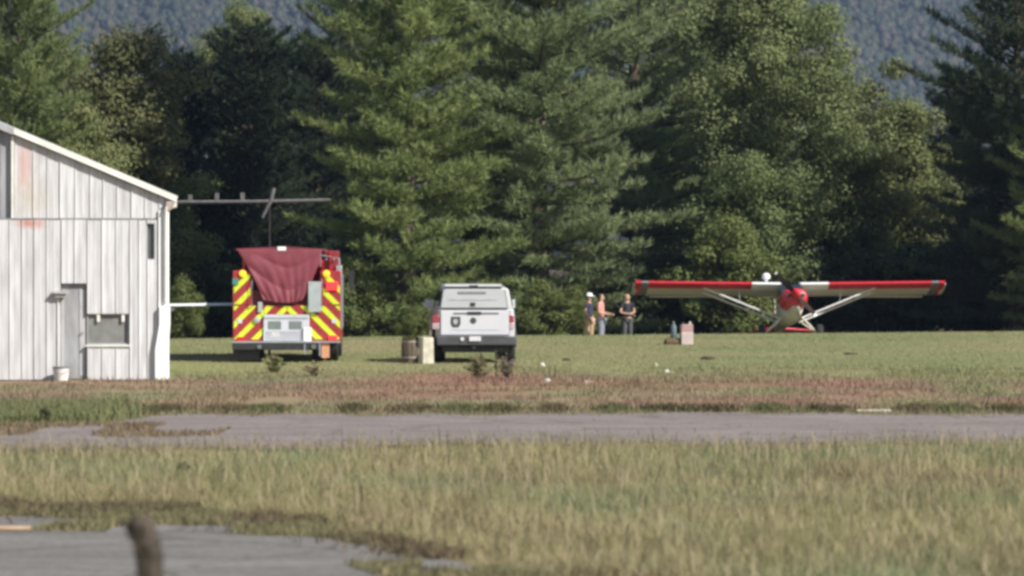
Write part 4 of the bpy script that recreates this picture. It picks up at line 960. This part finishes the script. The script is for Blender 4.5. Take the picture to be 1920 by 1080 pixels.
# ------------------------------------------------------------------ airplane (nose towards the camera)
AD = 144.6; AX = at(1483, 540, AD).x
ap = empty('airplane', (AX, AD, float(gz(AX, AD))), 'red and white high wing tail wheel airplane facing the camera at the field edge', 'airplane', R(2.0))
PIT = Matrix.Translation((0, 0, .3)) @ Matrix.Rotation(R(-12.5), 4, 'X') @ Matrix.Translation((0, 0, -.3))
ARED = mat('airplane_red', (0.56, 0.022, 0.035), 0.35, var=0.10, coat=0.3)
AWHT = mat('airplane_white', (0.80, 0.80, 0.80), 0.35, var=0.04)
AGRY = mat('airplane_fabric', (0.62, 0.59, 0.55), 0.6, var=0.10, scale=2)
ADK = mat('airplane_grey_band', (0.18, 0.19, 0.20), 0.5)
def ell(y, cx, cz, a, bz, n=16, pw=2.4):
    L = []
    for k in range(n):
        t = 2 * math.pi * k / n; c, s = math.cos(t), math.sin(t)
        L.append((cx + a * math.copysign(abs(c) ** (2 / pw), c), y, cz + bz * math.copysign(abs(s) ** (2 / pw), s)))
    return L
MB().loft([ell(-.75, 0, 1.15, .36, .40), ell(-.2, 0, 1.18, .38, .48), ell(.7, 0, 1.24, .38, .50), ell(1.6, 0, 1.30, .34, .40), ell(3.2, 0, 1.36, .22, .26), ell(5.3, 0, 1.42, .06, .12)]).build('fuselage', AGRY, ap, PIT, True)
cw = MB().loft([ell(-1.75, 0, 1.26, .30, .22), ell(-1.68, 0, 1.26, .40, .28), ell(-1.3, 0, 1.27, .47, .33), ell(-.72, 0, 1.28, .47, .34)]).build('cowling', ARED, ap, PIT, True)
for s in (-1, 1): MB().lathe([(0, .085), (-.012, .08)], 'y', (s * .24, -1.752, 1.28), 12).build('air_inlet', BLK, cw, PIT)
MB().loft([ell(-1.55, .02, .93, .13, .06, 12, 2), ell(-1.2, .02, .90, .20, .12, 12, 2), ell(-.7, 0, .88, .26, .18, 12, 2)]).build('chin_scoop', AGRY, cw, PIT, True)
MB().tube([(.16, -1.3, .95), (.16, -1.2, .78), (.18, -1.0, .70)], .035, 8).build('exhaust', RIM, cw, PIT)
MB().loft([[(-.40, -.74, 1.60), (.40, -.74, 1.60), (.40, -.74, 1.63), (-.40, -.74, 1.63)], [(-.36, -.15, 1.60), (.36, -.15, 1.60), (.36, -.15, 2.0), (-.36, -.15, 2.0)], [(-.36, .7, 1.60), (.36, .7, 1.60), (.36, .7, 2.02), (-.36, .7, 2.02)]]).build('windscreen', GLASS, ap, PIT, bevel=.02)
sp = MB().lathe([(-.42, .01), (-.36, .07), (-.2, .13), (-.02, .16), (0, .16)], 'y', (.0, -1.755, 1.30), 18).build('spinner', ARED, ap, PIT, True)
for ang in (-48, 132):
    M2 = PIT @ Matrix.Translation((0, -1.86, 1.30)) @ Matrix.Rotation(R(-ang), 4, 'Y')
    pb = MB().loft([[(x, -t - tw * c, -c), (x, t - tw * c, -c * .2), (x, t + tw * c, c), (x, -t + tw * c, c * .2)] for x, c, t, tw in ((.10, .045, .03, .8), (.35, .085, .02, .5), (.7, .085, .012, .3), (.93, .06, .008, .2))])
    pb.build('propeller_blade', mat('prop_dark', (0.04, 0.028, 0.022), 0.85, spec=0.1), ap, M2, True)
    MB().loft([[(x, -t - tw * c, -c), (x, t - tw * c, -c * .2), (x, t + tw * c, c), (x, -t + tw * c, c * .2)] for x, c, t, tw in ((.932, .06, .008, .2), (1.0, .03, .006, .2))]).build('blade_tip', AWHT, ap, M2, True)
# wing: airfoil sections
def foil(x, c, z, off=0.0, front=1.0, th=.125):
    up, lo = [], []
    for t in np.linspace(0, 1, 9):
        u = front * t ** 1.6
        yt = 5 * th * (0.2969 * math.sqrt(u) - .126 * u - .3516 * u * u + .2843 * u ** 3 - .1015 * u ** 4)
        ul = u if front >= .9 else u * .72
        yl = 5 * th * (0.2969 * math.sqrt(ul) - .126 * ul - .3516 * ul * ul + .2843 * ul ** 3 - .1015 * ul ** 4)
        inc = lambda q: -.055 * c * q
        up.append((x, c * u - off * (1 - t), z + c * (yt * 1.15 + .02 * u) + off + inc(u))); lo.append((x, c * ul - off * (1 - t), z - c * (yl * .55) - off + inc(ul)))
    return up[::-1] + lo[1:] if front >= 1 else up[::-1] + lo
Y0, ZW, CH, HS = -.25, 1.98, 1.62, 5.32
def wx(f): return HS * f
def wsec(f, off=0., front=1.): return [(p[0], p[1] + Y0, p[2]) for p in foil(wx(f), CH, ZW + .012 * abs(wx(f)), off, front)]
for s in (-1, 1):
    wg = MB().loft([wsec(s * f) for f in (.06, .3, .6, .93)] + [[(p[0], Y0 + .25 + (p[1] - Y0) * .75, p[2] - .02) for p in wsec(s * 1.0)]]).build('wing', AGRY, ap, PIT, True)
    for (a, b2, m_, nm) in ((.065, .245, AWHT, 'white_leading_edge'), (.247, .905, ARED, 'red_leading_edge'), (.907, .95, ADK, 'grey_tip_band'), (.952, .99, ARED, 'red_wing_tip')):
        if nm == 'red_wing_tip' or nm == 'grey_tip_band':
            MB().loft([wsec(s * a, .012, .999), wsec(s * b2, .012, .999)]).build(nm, m_, wg, PIT, True)
        else:
            MB().loft([wsec(s * f, .008, .42) for f in np.linspace(a, b2, 5)]).build(nm, m_, wg, PIT, True)
    MB().box(s * 2.2, s * 4.7, Y0 + CH + .01, Y0 + CH + .16, ZW - .09, ZW - .06).build('aileron', AGRY, wg, PIT)
    for yb, yt in ((.05, .35), (.75, 1.05)):
        st = MB().tube([(s * .36, yb, .86), (s * 2.95, yt - .2, ZW - .03)], .030, 8).build('wing_strut', mat('strut_grey', (0.72, 0.70, 0.67), 0.4, 0.0), ap, PIT, True)
    MB().tube([(s * 1.7, .12, 1.42), (s * 1.75, .1, ZW - .02)], .014, 6).build('jury_strut', RIM, ap, PIT)
    MB().tube([(s * .34, -.35, .82), (s * .90, -.02, .32)], [.04, .035], 8).tube([(s * .34, .35, .82), (s * .90, .02, .32)], [.03, .03], 8).build('landing_gear_leg', mat('gear_cream', (0.60, 0.56, 0.46), 0.5), ap, PIT, True)
    wh = MB().lathe([(-.10, .20), (-.10, .28), (-.05, .32), (.05, .32), (.10, .28), (.10, .20)], 'x', (s * .98, 0, .32), 20).build('wheel', TYRE, ap, None, True)
    MB().lathe([(-.09, .19), (.09, .19)], 'x', (s * .98, 0, .32), 16).build('rim', AWHT, wh)
    ts = MB().loft([[(s * .05, 4.6, 1.42), (s * .05, 5.6, 1.44), (s * .05, 5.6, 1.48), (s * .05, 4.6, 1.50)], [(s * 1.2, 4.95, 1.43), (s * 1.2, 5.6, 1.44), (s * 1.2, 5.6, 1.47), (s * 1.2, 4.95, 1.47)], [(s * 1.58, 5.3, 1.44), (s * 1.58, 5.55, 1.445), (s * 1.58, 5.55, 1.465), (s * 1.58, 5.3, 1.465)]]).build('tailplane', ARED, ap, PIT, bevel=.01)
MB().loft([[(-.02, y, z0_), (.02, y, z0_), (.015, y2, z1_), (-.015, y2, z1_)] for y, y2, z0_, z1_ in ((4.4, 5.0, 1.5, 1.6), (4.9, 5.25, 1.5, 2.4), (5.3, 5.45, 1.45, 2.66), (5.85, 5.75, 1.35, 2.5))]).build('fin', AGRY, ap, PIT, bevel=.008)
MB().tube([(0, 5.3, 1.35), (0, 5.45, 1.20)], .03, 6).lathe([(-.04, .09), (.04, .09)], 'x', (0, 5.5, 1.18), 12).build('tail_wheel', TYRE, ap, PIT)
# rounded white lamp on the upper wing near the root
MB().lathe([(0, .05), (.06, .05), (.09, .13), (.20, .15), (.28, .09), (.30, .02)], 'z', (-.78, .25, ZW + .20), 14).build('top_beacon', AWHT, ap, PIT, True)
MB().lathe([(0, .03), (.10, .03)], 'z', (-.92, .35, ZW + .20), 8).build('aerial_mount', BLK, ap, PIT)

# ------------------------------------------------------------------ people
def skin(name, verts, edges, rad, m, parent, sub=2):
    me = bpy.data.meshes.new(name); me.from_pydata(verts, edges, [])
    o = bpy.data.objects.new(name, me); col.objects.link(o)
    md = o.modifiers.new('skin', 'SKIN'); md.use_smooth_shade = True; md.branch_smoothing = 0.3
    for k, v in enumerate(me.skin_vertices[0].data):
        v.radius = rad[k] if hasattr(rad[k], '__len__') else (rad[k], rad[k]); v.use_root = (k == 0)
    sb = o.modifiers.new('sub', 'SUBSURF'); sb.levels = sub; sb.render_levels = sub
    dg = bpy.context.evaluated_depsgraph_get(); nm = bpy.data.meshes.new_from_object(o.evaluated_get(dg))
    bpy.data.objects.remove(o); bpy.data.meshes.remove(me)
    nm.materials.clear(); nm.materials.append(m); nm.name = name
    nm.polygons.foreach_set('use_smooth', np.ones(len(nm.polygons), bool))
    return add(name, nm, parent)
SKIN = mat('skin', (0.50, 0.31, 0.22), 0.55, var=0.08, scale=10)
def person(px, D, label, rz, shirt_c, trouser_c, hair_c, arms, cap=None, sleeve=0.55, long_hair=False, legs=0.11):
    x = at(px, 540, D).x
    e = empty('person', (x, D, float(gz(x, D))), label, 'person', rz)
    V_, E_, Rd = [], [], []
    def v(p, r_, par=None):
        V_.append(tuple(p)); Rd.append(r_)
        if par is not None: E_.append((par, len(V_) - 1))
        return len(V_) - 1
    pe = v((0, 0, .96), (.145, .105)); sp1 = v((0, 0, 1.12), (.130, .095), pe); ch = v((0, .01, 1.30), (.150, .105), sp1); nb = v((0, .01, 1.44), (.085, .07), ch)
    nk = v((0, -.005, 1.51), .052, nb); h1 = v((0, -.015, 1.585), (.070, .085), nk); h2 = v((0, -.01, 1.665), (.078, .095), h1); h3 = v((0, 0, 1.735), (.060, .075), h2)
    v((0, -.115, 1.622), .012, h1)                         # nose
    for s in (-1, 1): v((s * .082, .005, 1.62), (.016, .020), h1)   # ears
    SH, EL, WR = {}, {}, {}
    for s in (-1, 1):
        hp = v((s * .095, 0, .90), .100, pe); kn = v((s * legs, -.02, .50), .060, hp); an = v((s * legs * 1.05, .02, .09), .040, kn); v((s * legs * 1.15, -.13, .035), (.042, .03), an)
        sd_, wd = arms[s]
        a = v((s * .185, .01, 1.405), .060, nb); el_ = v(sd_, .042, a); wr = v(wd, .028, el_)
        d = (Vector(wd) - Vector(sd_)).normalized(); sidev = d.cross(Vector((0, 0, 1))).normalized() if abs(d.z) < .95 else Vector((0, 1, 0)); upv = sidev.cross(d)
        pm = v(Vector(wd) + d * .06, (.034, .022), wr)
        for q, (o_, ln) in enumerate(((-.030, .060), (-.010, .075), (.010, .080), (.028, .068))):
            k1 = v(Vector(wd) + d * .115 + sidev * o_, .009, pm); k2 = v(Vector(wd) + d * (.115 + ln * .55) + sidev * o_ - upv * .012, .0085, k1); v(Vector(wd) + d * (.115 + ln * .85) + sidev * o_ - upv * .035, .007, k2)
        t1 = v(Vector(wd) + d * .05 + sidev * .045 * s, .011, wr); v(Vector(wd) + d * .095 + sidev * .058 * s, .009, t1)
        SH[s], EL[s], WR[s] = (s * .185, .01, 1.405), sd_, wd
    skin('body', V_, E_, Rd, SKIN, e)
    # shirt
    SV = [(0, 0, .93), (0, 0, 1.12), (0, .01, 1.30), (0, .01, 1.445)]; SE = [(0, 1), (1, 2), (2, 3)]; SR = [(.168, .125), (.155, .118), (.172, .128), (.105, .085)]
    for s in (-1, 1):
        k = len(SV); SV.append(SH[s]); SR.append(.078); SE.append((3, k))
        SV.append(tuple(Vector(SH[s]).lerp(Vector(EL[s]), sleeve if sleeve < 1 else 1))); SR.append(.064); SE.append((k, k + 1))
        if sleeve > 1: SV.append(tuple(Vector(EL[s]).lerp(Vector(WR[s]), sleeve - 1))); SR.append(.045); SE.append((k + 1, k + 2))
    skin('shirt', SV, SE, SR, mat('cloth_%d' % px, shirt_c, 0.85, var=0.12, scale=8), e)
    TV_ = [(0, 0, .97)]; TE = []; TR = [(.160, .120)]
    for s in (-1, 1):
        k = len(TV_); TV_ += [(s * .095, 0, .88), (s * legs, -.015, .50), (s * legs * 1.05, .015, .10)]; TR += [.116, .080, .068]; TE += [(0, k), (k, k + 1), (k + 1, k + 2)]
    skin('trousers', TV_, TE, TR, mat('trouser_%d' % px, trouser_c, 0.85, var=0.12, scale=8), e)
    for s in (-1, 1):
        MB().loft([[(s * legs * 1.12 + a * .05, y, .0) for a, y in ((-1, .07), (1, .07), (1, -.12), (.6, -.2), (-.6, -.2), (-1, -.12))], [(s * legs * 1.12 + a * .045, y * .95, .07 if y > -.05 else .055) for a, y in ((-1, .07), (1, .07), (1, -.12), (.6, -.2), (-.6, -.2), (-1, -.12))]]).build('shoe', BLK, e, bevel=.015)
    # face marks, hair, cap
    for s in (-1, 1): MB().lathe([(0, .012), (-.008, .008)], 'y', (s * .032, -.092, 1.648), 8).build('eye', BLK, e)
    MB().box(-.025, .025, -.102, -.09, 1.572, 1.580).build('mouth', mat('lips', (0.38, 0.16, 0.14), 0.6), e)
    HV = [(0, -.012, 1.735), (0, .035, 1.655), (0, .05, 1.56 if not long_hair else 1.46)]
    skin('hair', HV, [(0, 1), (1, 2)], [(.098, .112), (.106, .095), (.070, .055)], mat('hair_%d' % px, hair_c, 0.7, var=0.2, scale=30), e)
    if cap:
        cpm = mat('cap_white', cap, 0.7, var=0.05)
        c_ = MB().lathe([(0, .112), (.05, .110), (.095, .085), (.115, .03), (.117, .004)], 'z', (0, .005, 1.685), 16).build('cap', cpm, e, smooth_=True)
        MB().loft([[(-.09, -.08, 1.692), (.09, -.08, 1.692), (.08, -.08, 1.702), (-.08, -.08, 1.702)], [(-.075, -.16, 1.682), (.075, -.16, 1.682), (.07, -.16, 1.69), (-.07, -.16, 1.69)], [(-.04, -.20, 1.674), (.04, -.20, 1.674), (.035, -.20, 1.68), (-.035, -.20, 1.68)]]).build('brim', cpm, c_)
    return e
person(1105, 141.5, 'person in white cap, navy top and tan trousers, leftmost of the three people', R(60), (0.035, 0.035, 0.065), (0.46, 0.32, 0.20), (0.06, 0.04, 0.03),
       {-1: ((-.25, .02, 1.14), (-.22, -.14, .96)), 1: ((.24, .05, 1.13), (.22, -.04, .90))}, cap=(0.86, 0.84, 0.78))
person(1127, 140.8, 'person in coral pink shirt and blue grey jeans with forearms held forward', R(75), (0.62, 0.27, 0.23), (0.22, 0.23, 0.27), (0.055, 0.028, 0.016),
       {-1: ((-.26, .02, 1.14), (-.14, -.25, 1.08)), 1: ((.26, .02, 1.14), (.16, -.26, 1.10))}, sleeve=0.8, long_hair=True)
person(1176, 141.2, 'person in black top and dark grey trousers standing beside the left wing tip', R(28), (0.022, 0.022, 0.026), (0.075, 0.075, 0.080), (0.30, 0.19, 0.09),
       {-1: ((-.27, -.02, 1.14), (-.02, -.24, 1.08)), 1: ((.27, -.02, 1.14), (.04, -.22, 1.12))})

# ------------------------------------------------------------------ small things on the grass
def onground(px, py, h=0.0):
    D = CAM_H * F_PX / (py - HOR); x = (px - 960) / F_PX * D
    return Vector((x, D, float(gz(x, D)) + h))
p = onground(1287, 648)
ct = empty('fuel_container', p, 'upright white and faded pink container standing on the grass left of the airplane', 'container', R(12))
MB().box(-.17, .17, -.12, .12, 0.0, .36).build('lower_body', mat('container_white', (0.46, 0.37, 0.345), 0.5), ct, bevel=.02)
MB().box(-.165, .165, -.115, .115, .362, .56).build('upper_body', mat('container_pink', (0.36, 0.22, 0.205), 0.5, var=0.25, scale=9), ct, bevel=.02)
for s in (-1, 1): MB().lathe([(.56, .035), (.62, .035), (.63, .02)], 'z', (s * .10, 0, 0), 10).build('cap', BLK if s < 0 else mat('cap_pale', (.6, .55, .52), .5), ct)
p = onground(1262, 648); 
bgm = mat('brown_bag', (0.12, 0.075, 0.035), 0.85, var=0.3, scale=9)
b_ = empty('duffel_bag', p, 'brown bag lying on the grass left of the white and pink container', 'bag', R(8))
MB().loft([[(xx, yy * ss, .01 + zz * ss) for yy, zz in ((-.11, 0), (-.13, .09), (-.07, .17), (.07, .17), (.13, .09), (.11, 0))] for xx, ss in ((-.24, .55), (-.20, .95), (-.05, 1.05), (.06, .82), (.17, 1.0), (.20, .6))]).build('bag_body', bgm, b_, smooth_=True)
MB().tube([(-.12, -.04, .17), (-.06, -.05, .25), (.06, -.05, .24), (.10, -.04, .16)], .012, 6).build('strap', BLK, b_)
p = onground(1263, 641)
cn = empty('gas_canister', p, 'slim grey teal canister behind the brown bag on the grass', 'canister')
TEAL = mat('teal_steel', (0.09, 0.13, 0.135), 0.6, 0.0)
MB().lathe([(0, .075), (.02, .085), (.38, .085), (.44, .05), (.46, .03)], 'z').build('bottle', TEAL, cn, smooth_=True)
MB().lathe([(.46, .025), (.52, .03), (.53, .02)], 'z').build('valve', RIM, cn)
def lump(name, p, sx, sy, sz, m, label, cat, seed):
    bm = bmesh.new(); bmesh.ops.create_icosphere(bm, subdivisions=2, radius=1.0); q = random.Random(seed)
    for v in bm.verts:
        k = q.uniform(.72, 1.15); v.co = Vector((v.co.x * sx * k, v.co.y * sy * k, max(v.co.z, -.3) * sz * k))
    me = bpy.data.meshes.new(name); bm.to_mesh(me); bm.free(); me.materials.append(m)
    o = add(name, me, None, p + Vector((0, 0, sz * .25))); tag(o, label, cat); return o
CLOD = mat('dark_clod', (0.055, 0.043, 0.026), 0.95, var=0.4, scale=14)
STONE = mat('pale_stone', (0.62, 0.61, 0.54), 0.8, var=0.15, scale=14)
lump('earth_clod', onground(1062, 677), .11, .07, .05, CLOD, 'small dark clod on the grass right of the pickup', 'clod', 1)
lump('earth_clod', onground(1327, 674), .19, .10, .07, CLOD, 'dark clod on the grass in front of the left wing', 'clod', 2)
lump('earth_clod', onground(1594, 666), .19, .08, .05, CLOD, 'dark clod on the grass in front of the right wing', 'clod', 3)
lump('white_stone', onground(1017, 690), .06, .05, .08, STONE, 'white stone nearest the pickup at the edge of the reddish weeds', 'stone', 4)
lump('white_stone', onground(1026, 718), .075, .06, .075, STONE, 'larger white stone among the reddish weeds, closest to the taxiway', 'stone', 5)
lump('white_stone', onground(1250, 700), .055, .05, .06, STONE, 'small white stone at the right end of the reddish weeds', 'stone', 6)
lump('white_stone', onground(1230, 690), .045, .04, .08, mat('yellowish_stone', (.5, .47, .3), .8), 'tiny yellowish stone just left of the small white stone', 'stone', 8)
lump('grey_stone', onground(1102, 719), .13, .07, .06, mat('pinkish_stone', (.45, .35, .31), .85), 'flat pinkish grey stone among the reddish weeds', 'stone', 7)
plk = MB().box(-.28, .28, -.045, .045, 0, .03).build('plank', mat('pale_wood', (0.60, 0.53, 0.42), 0.8, var=0.15, scale=12, stretch=(.4, 3, 3)), None, bevel=.006)
plk.location = onground(1637, 775, .03); plk.rotation_euler = (0, 0, R(3)); tag(plk, 'short pale plank lying at the far edge of the taxiway', 'plank')
pln = MB().box(-.2, .2, -.05, .05, 0, .025).build('plank', mat('orange_wood', (0.62, 0.40, 0.24), 0.8, var=0.2, scale=12), None, bevel=.006)
pln.location = onground(18, 999, .03); pln.rotation_euler = (0, 0, R(-4)); tag(pln, 'short orange board lying on the road at the left edge', 'plank')

def weed(px, py, h, n, cA, cB, label, seed, leaf=.07, spread=.25, stem=.008):
    p = onground(px, py); r_ = np.random.default_rng(seed)
    e = empty('weed_plant', p, label, 'weed')
    wd = MB(); LB = []; 
    for k in range(n):
        a = r_.random() * 6.28; s = spread * r_.random() ** .6; hh_ = h * (1 if k == 0 else .45 + .5 * r_.random())
        P = [(0.02 * math.cos(a), .02 * math.sin(a), 0), (s * .5 * math.cos(a), s * .5 * math.sin(a), hh_ * .55), (s * math.cos(a), s * math.sin(a), hh_)] if k else [(0, 0, 0), (.01, 0, h * .5), (-.01, .01, h)]
        wd.tube(P, [stem, stem * .8, stem * .4], 5)
        for q in range(int(16 * hh_ / h)):
            t = .15 + .85 * r_.random(); a0, a1, a2 = map(np.array, P); LB.append((a0 * (1 - t) ** 2 + 2 * a1 * t * (1 - t) + a2 * t * t))
    wd.build('stem', mat('weed_stem', (0.13, 0.12, 0.065), .8), e)
    LB = np.repeat(np.array(LB), 3, 0); m = len(LB)
    d = r_.normal(size=(m, 3)); d[:, 2] = d[:, 2] * .5 + .3; d /= np.linalg.norm(d, axis=1, keepdims=True); sd = np.cross(d, r_.normal(size=(m, 3))); sd /= np.linalg.norm(sd, axis=1, keepdims=True)
    L = leaf * (.6 + .8 * r_.random((m, 1)))
    Q = np.stack([LB, LB + d * L * .5 + sd * L * .25, LB + d * L, LB + d * L * .5 - sd * L * .25], 1)
    c = np.array(cA) + (np.array(cB) - np.array(cA)) * r_.random((m, 1))
    add('foliage', np_mesh('weed_leaves', Q.reshape(-1, 3), np.arange(m * 4).reshape(-1, 4), c, GRASS), e, kind='stuff')
weed(930, 715, .62, 2, (.09, .085, .045), (.14, .125, .07), 'thin dark weed stem standing in front of the pickup right wheel', 1, .05, .08, .013)
weed(898, 712, .52, 16, (.19, .18, .09), (.26, .23, .13), 'bushy olive weed in front of the pickup bumper', 2, .07, .36, .005)
weed(950, 712, .56, 14, (.20, .17, .12), (.28, .23, .17), 'brownish weed hiding the pickup right wheel', 3, .06, .22, .005)
weed(512, 702, .40, 16, (.19, .20, .09), (.27, .25, .12), 'bushy olive weed in front of the fire engine tailboard', 4, .07, .30, .005)
weed(590, 708, .30, 12, (.22, .19, .10), (.28, .23, .14), 'low brownish weed right of the bushy olive weed', 5, .06, .30, .005)
weed(85, 795, .22, 8, (.06, .06, .03), (.10, .10, .05), 'dark little weed at the edge of the green grass by the taxiway', 6, .06, .06, .006)
weed(345, 893, .15, 6, (.19, .175, .095), (.25, .215, .12), 'dark thistle standing alone in the left part of the meadow', 7, .06, .08, .006)

# weathered wooden post close to the camera
po = empty('wooden_post', (at(278, 540, 20).x, 20, 0), 'blurred dark weathered wooden post close to the camera at the lower left', 'post')
WOODP = mat('old_wood', (0.060, 0.046, 0.032), 0.9, var=0.45, scale=8, bump=0.8, stretch=(2, 2, .5), bscale=30)
O = Vector(po.location)
def pp(px, py): return tuple(at(px, py, 20) - O)
q = random.Random(4)
secs = []
for px, py, rr in ((284, 1180, .074), (282, 1090, .070), (279, 1050, .067), (274, 1022, .064), (267, 1000, .072), (263, 982, .068), (260, 966, .044)):
    c = pp(px, py); secs.append([(c[0] + rr * q.uniform(.85, 1.12) * math.cos(t), rr * q.uniform(.85, 1.12) * math.sin(t), c[2]) for t in np.linspace(0, 6.283, 11)[:-1]])
extra = []
for a_, b4 in zip(secs[:-1], secs[1:]):
    extra.append(a_); extra.append([((p1[0] + p2[0]) / 2 + q.uniform(-.010, .010), (p1[1] + p2[1]) / 2 + q.uniform(-.010, .010), (p1[2] + p2[2]) / 2 + q.uniform(-.01, .01)) for p1, p2 in zip(a_, b4)])
secs = extra + [secs[-1]]
secs[0] = [(x_, y_, -.1) for x_, y_, z_ in secs[0]]
MB().loft(secs).build('shaft', WOODP, po)
for (ppx, ppy, dx, dz) in ((296, 1030, .05, .06), (300, 1062, .045, .08), (250, 1000, -.05, .03)):
    cc = pp(ppx, ppy); MB().loft([[(cc[0] - dx * .6 + a * .022, b5 * .022 - .03, cc[2] - .09) for a, b5 in ((-1, -1), (1, -1), (1, 1), (-1, 1))], [(cc[0] + a * .016, b5 * .016 - .03, cc[2] + dz * .3) for a, b5 in ((-1, -1), (1, -1), (1, 1), (-1, 1))], [(cc[0] + dx * .3 + a * .004, b5 * .004 - .03, cc[2] + dz) for a, b5 in ((-1, -1), (1, -1), (1, 1), (-1, 1))]]).build('splinter', WOODP, po)
c = pp(245, 985)
MB().loft([[(c[0] + .05 + a * .03, b2 * .03, c[2] - .10) for a, b2 in ((-1, -1), (1, -1), (1, 1), (-1, 1))], [(c[0] + a * .034, b2 * .036, c[2]) for a, b2 in ((-1, -1), (1, -1), (1, 1), (-1, 1))], [(c[0] + .01 + a * .014, b2 * .02, c[2] + .035) for a, b2 in ((-1, -1), (1, -1), (1, 1), (-1, 1))]]).build('splintered_top', WOODP, po, bevel=.006)
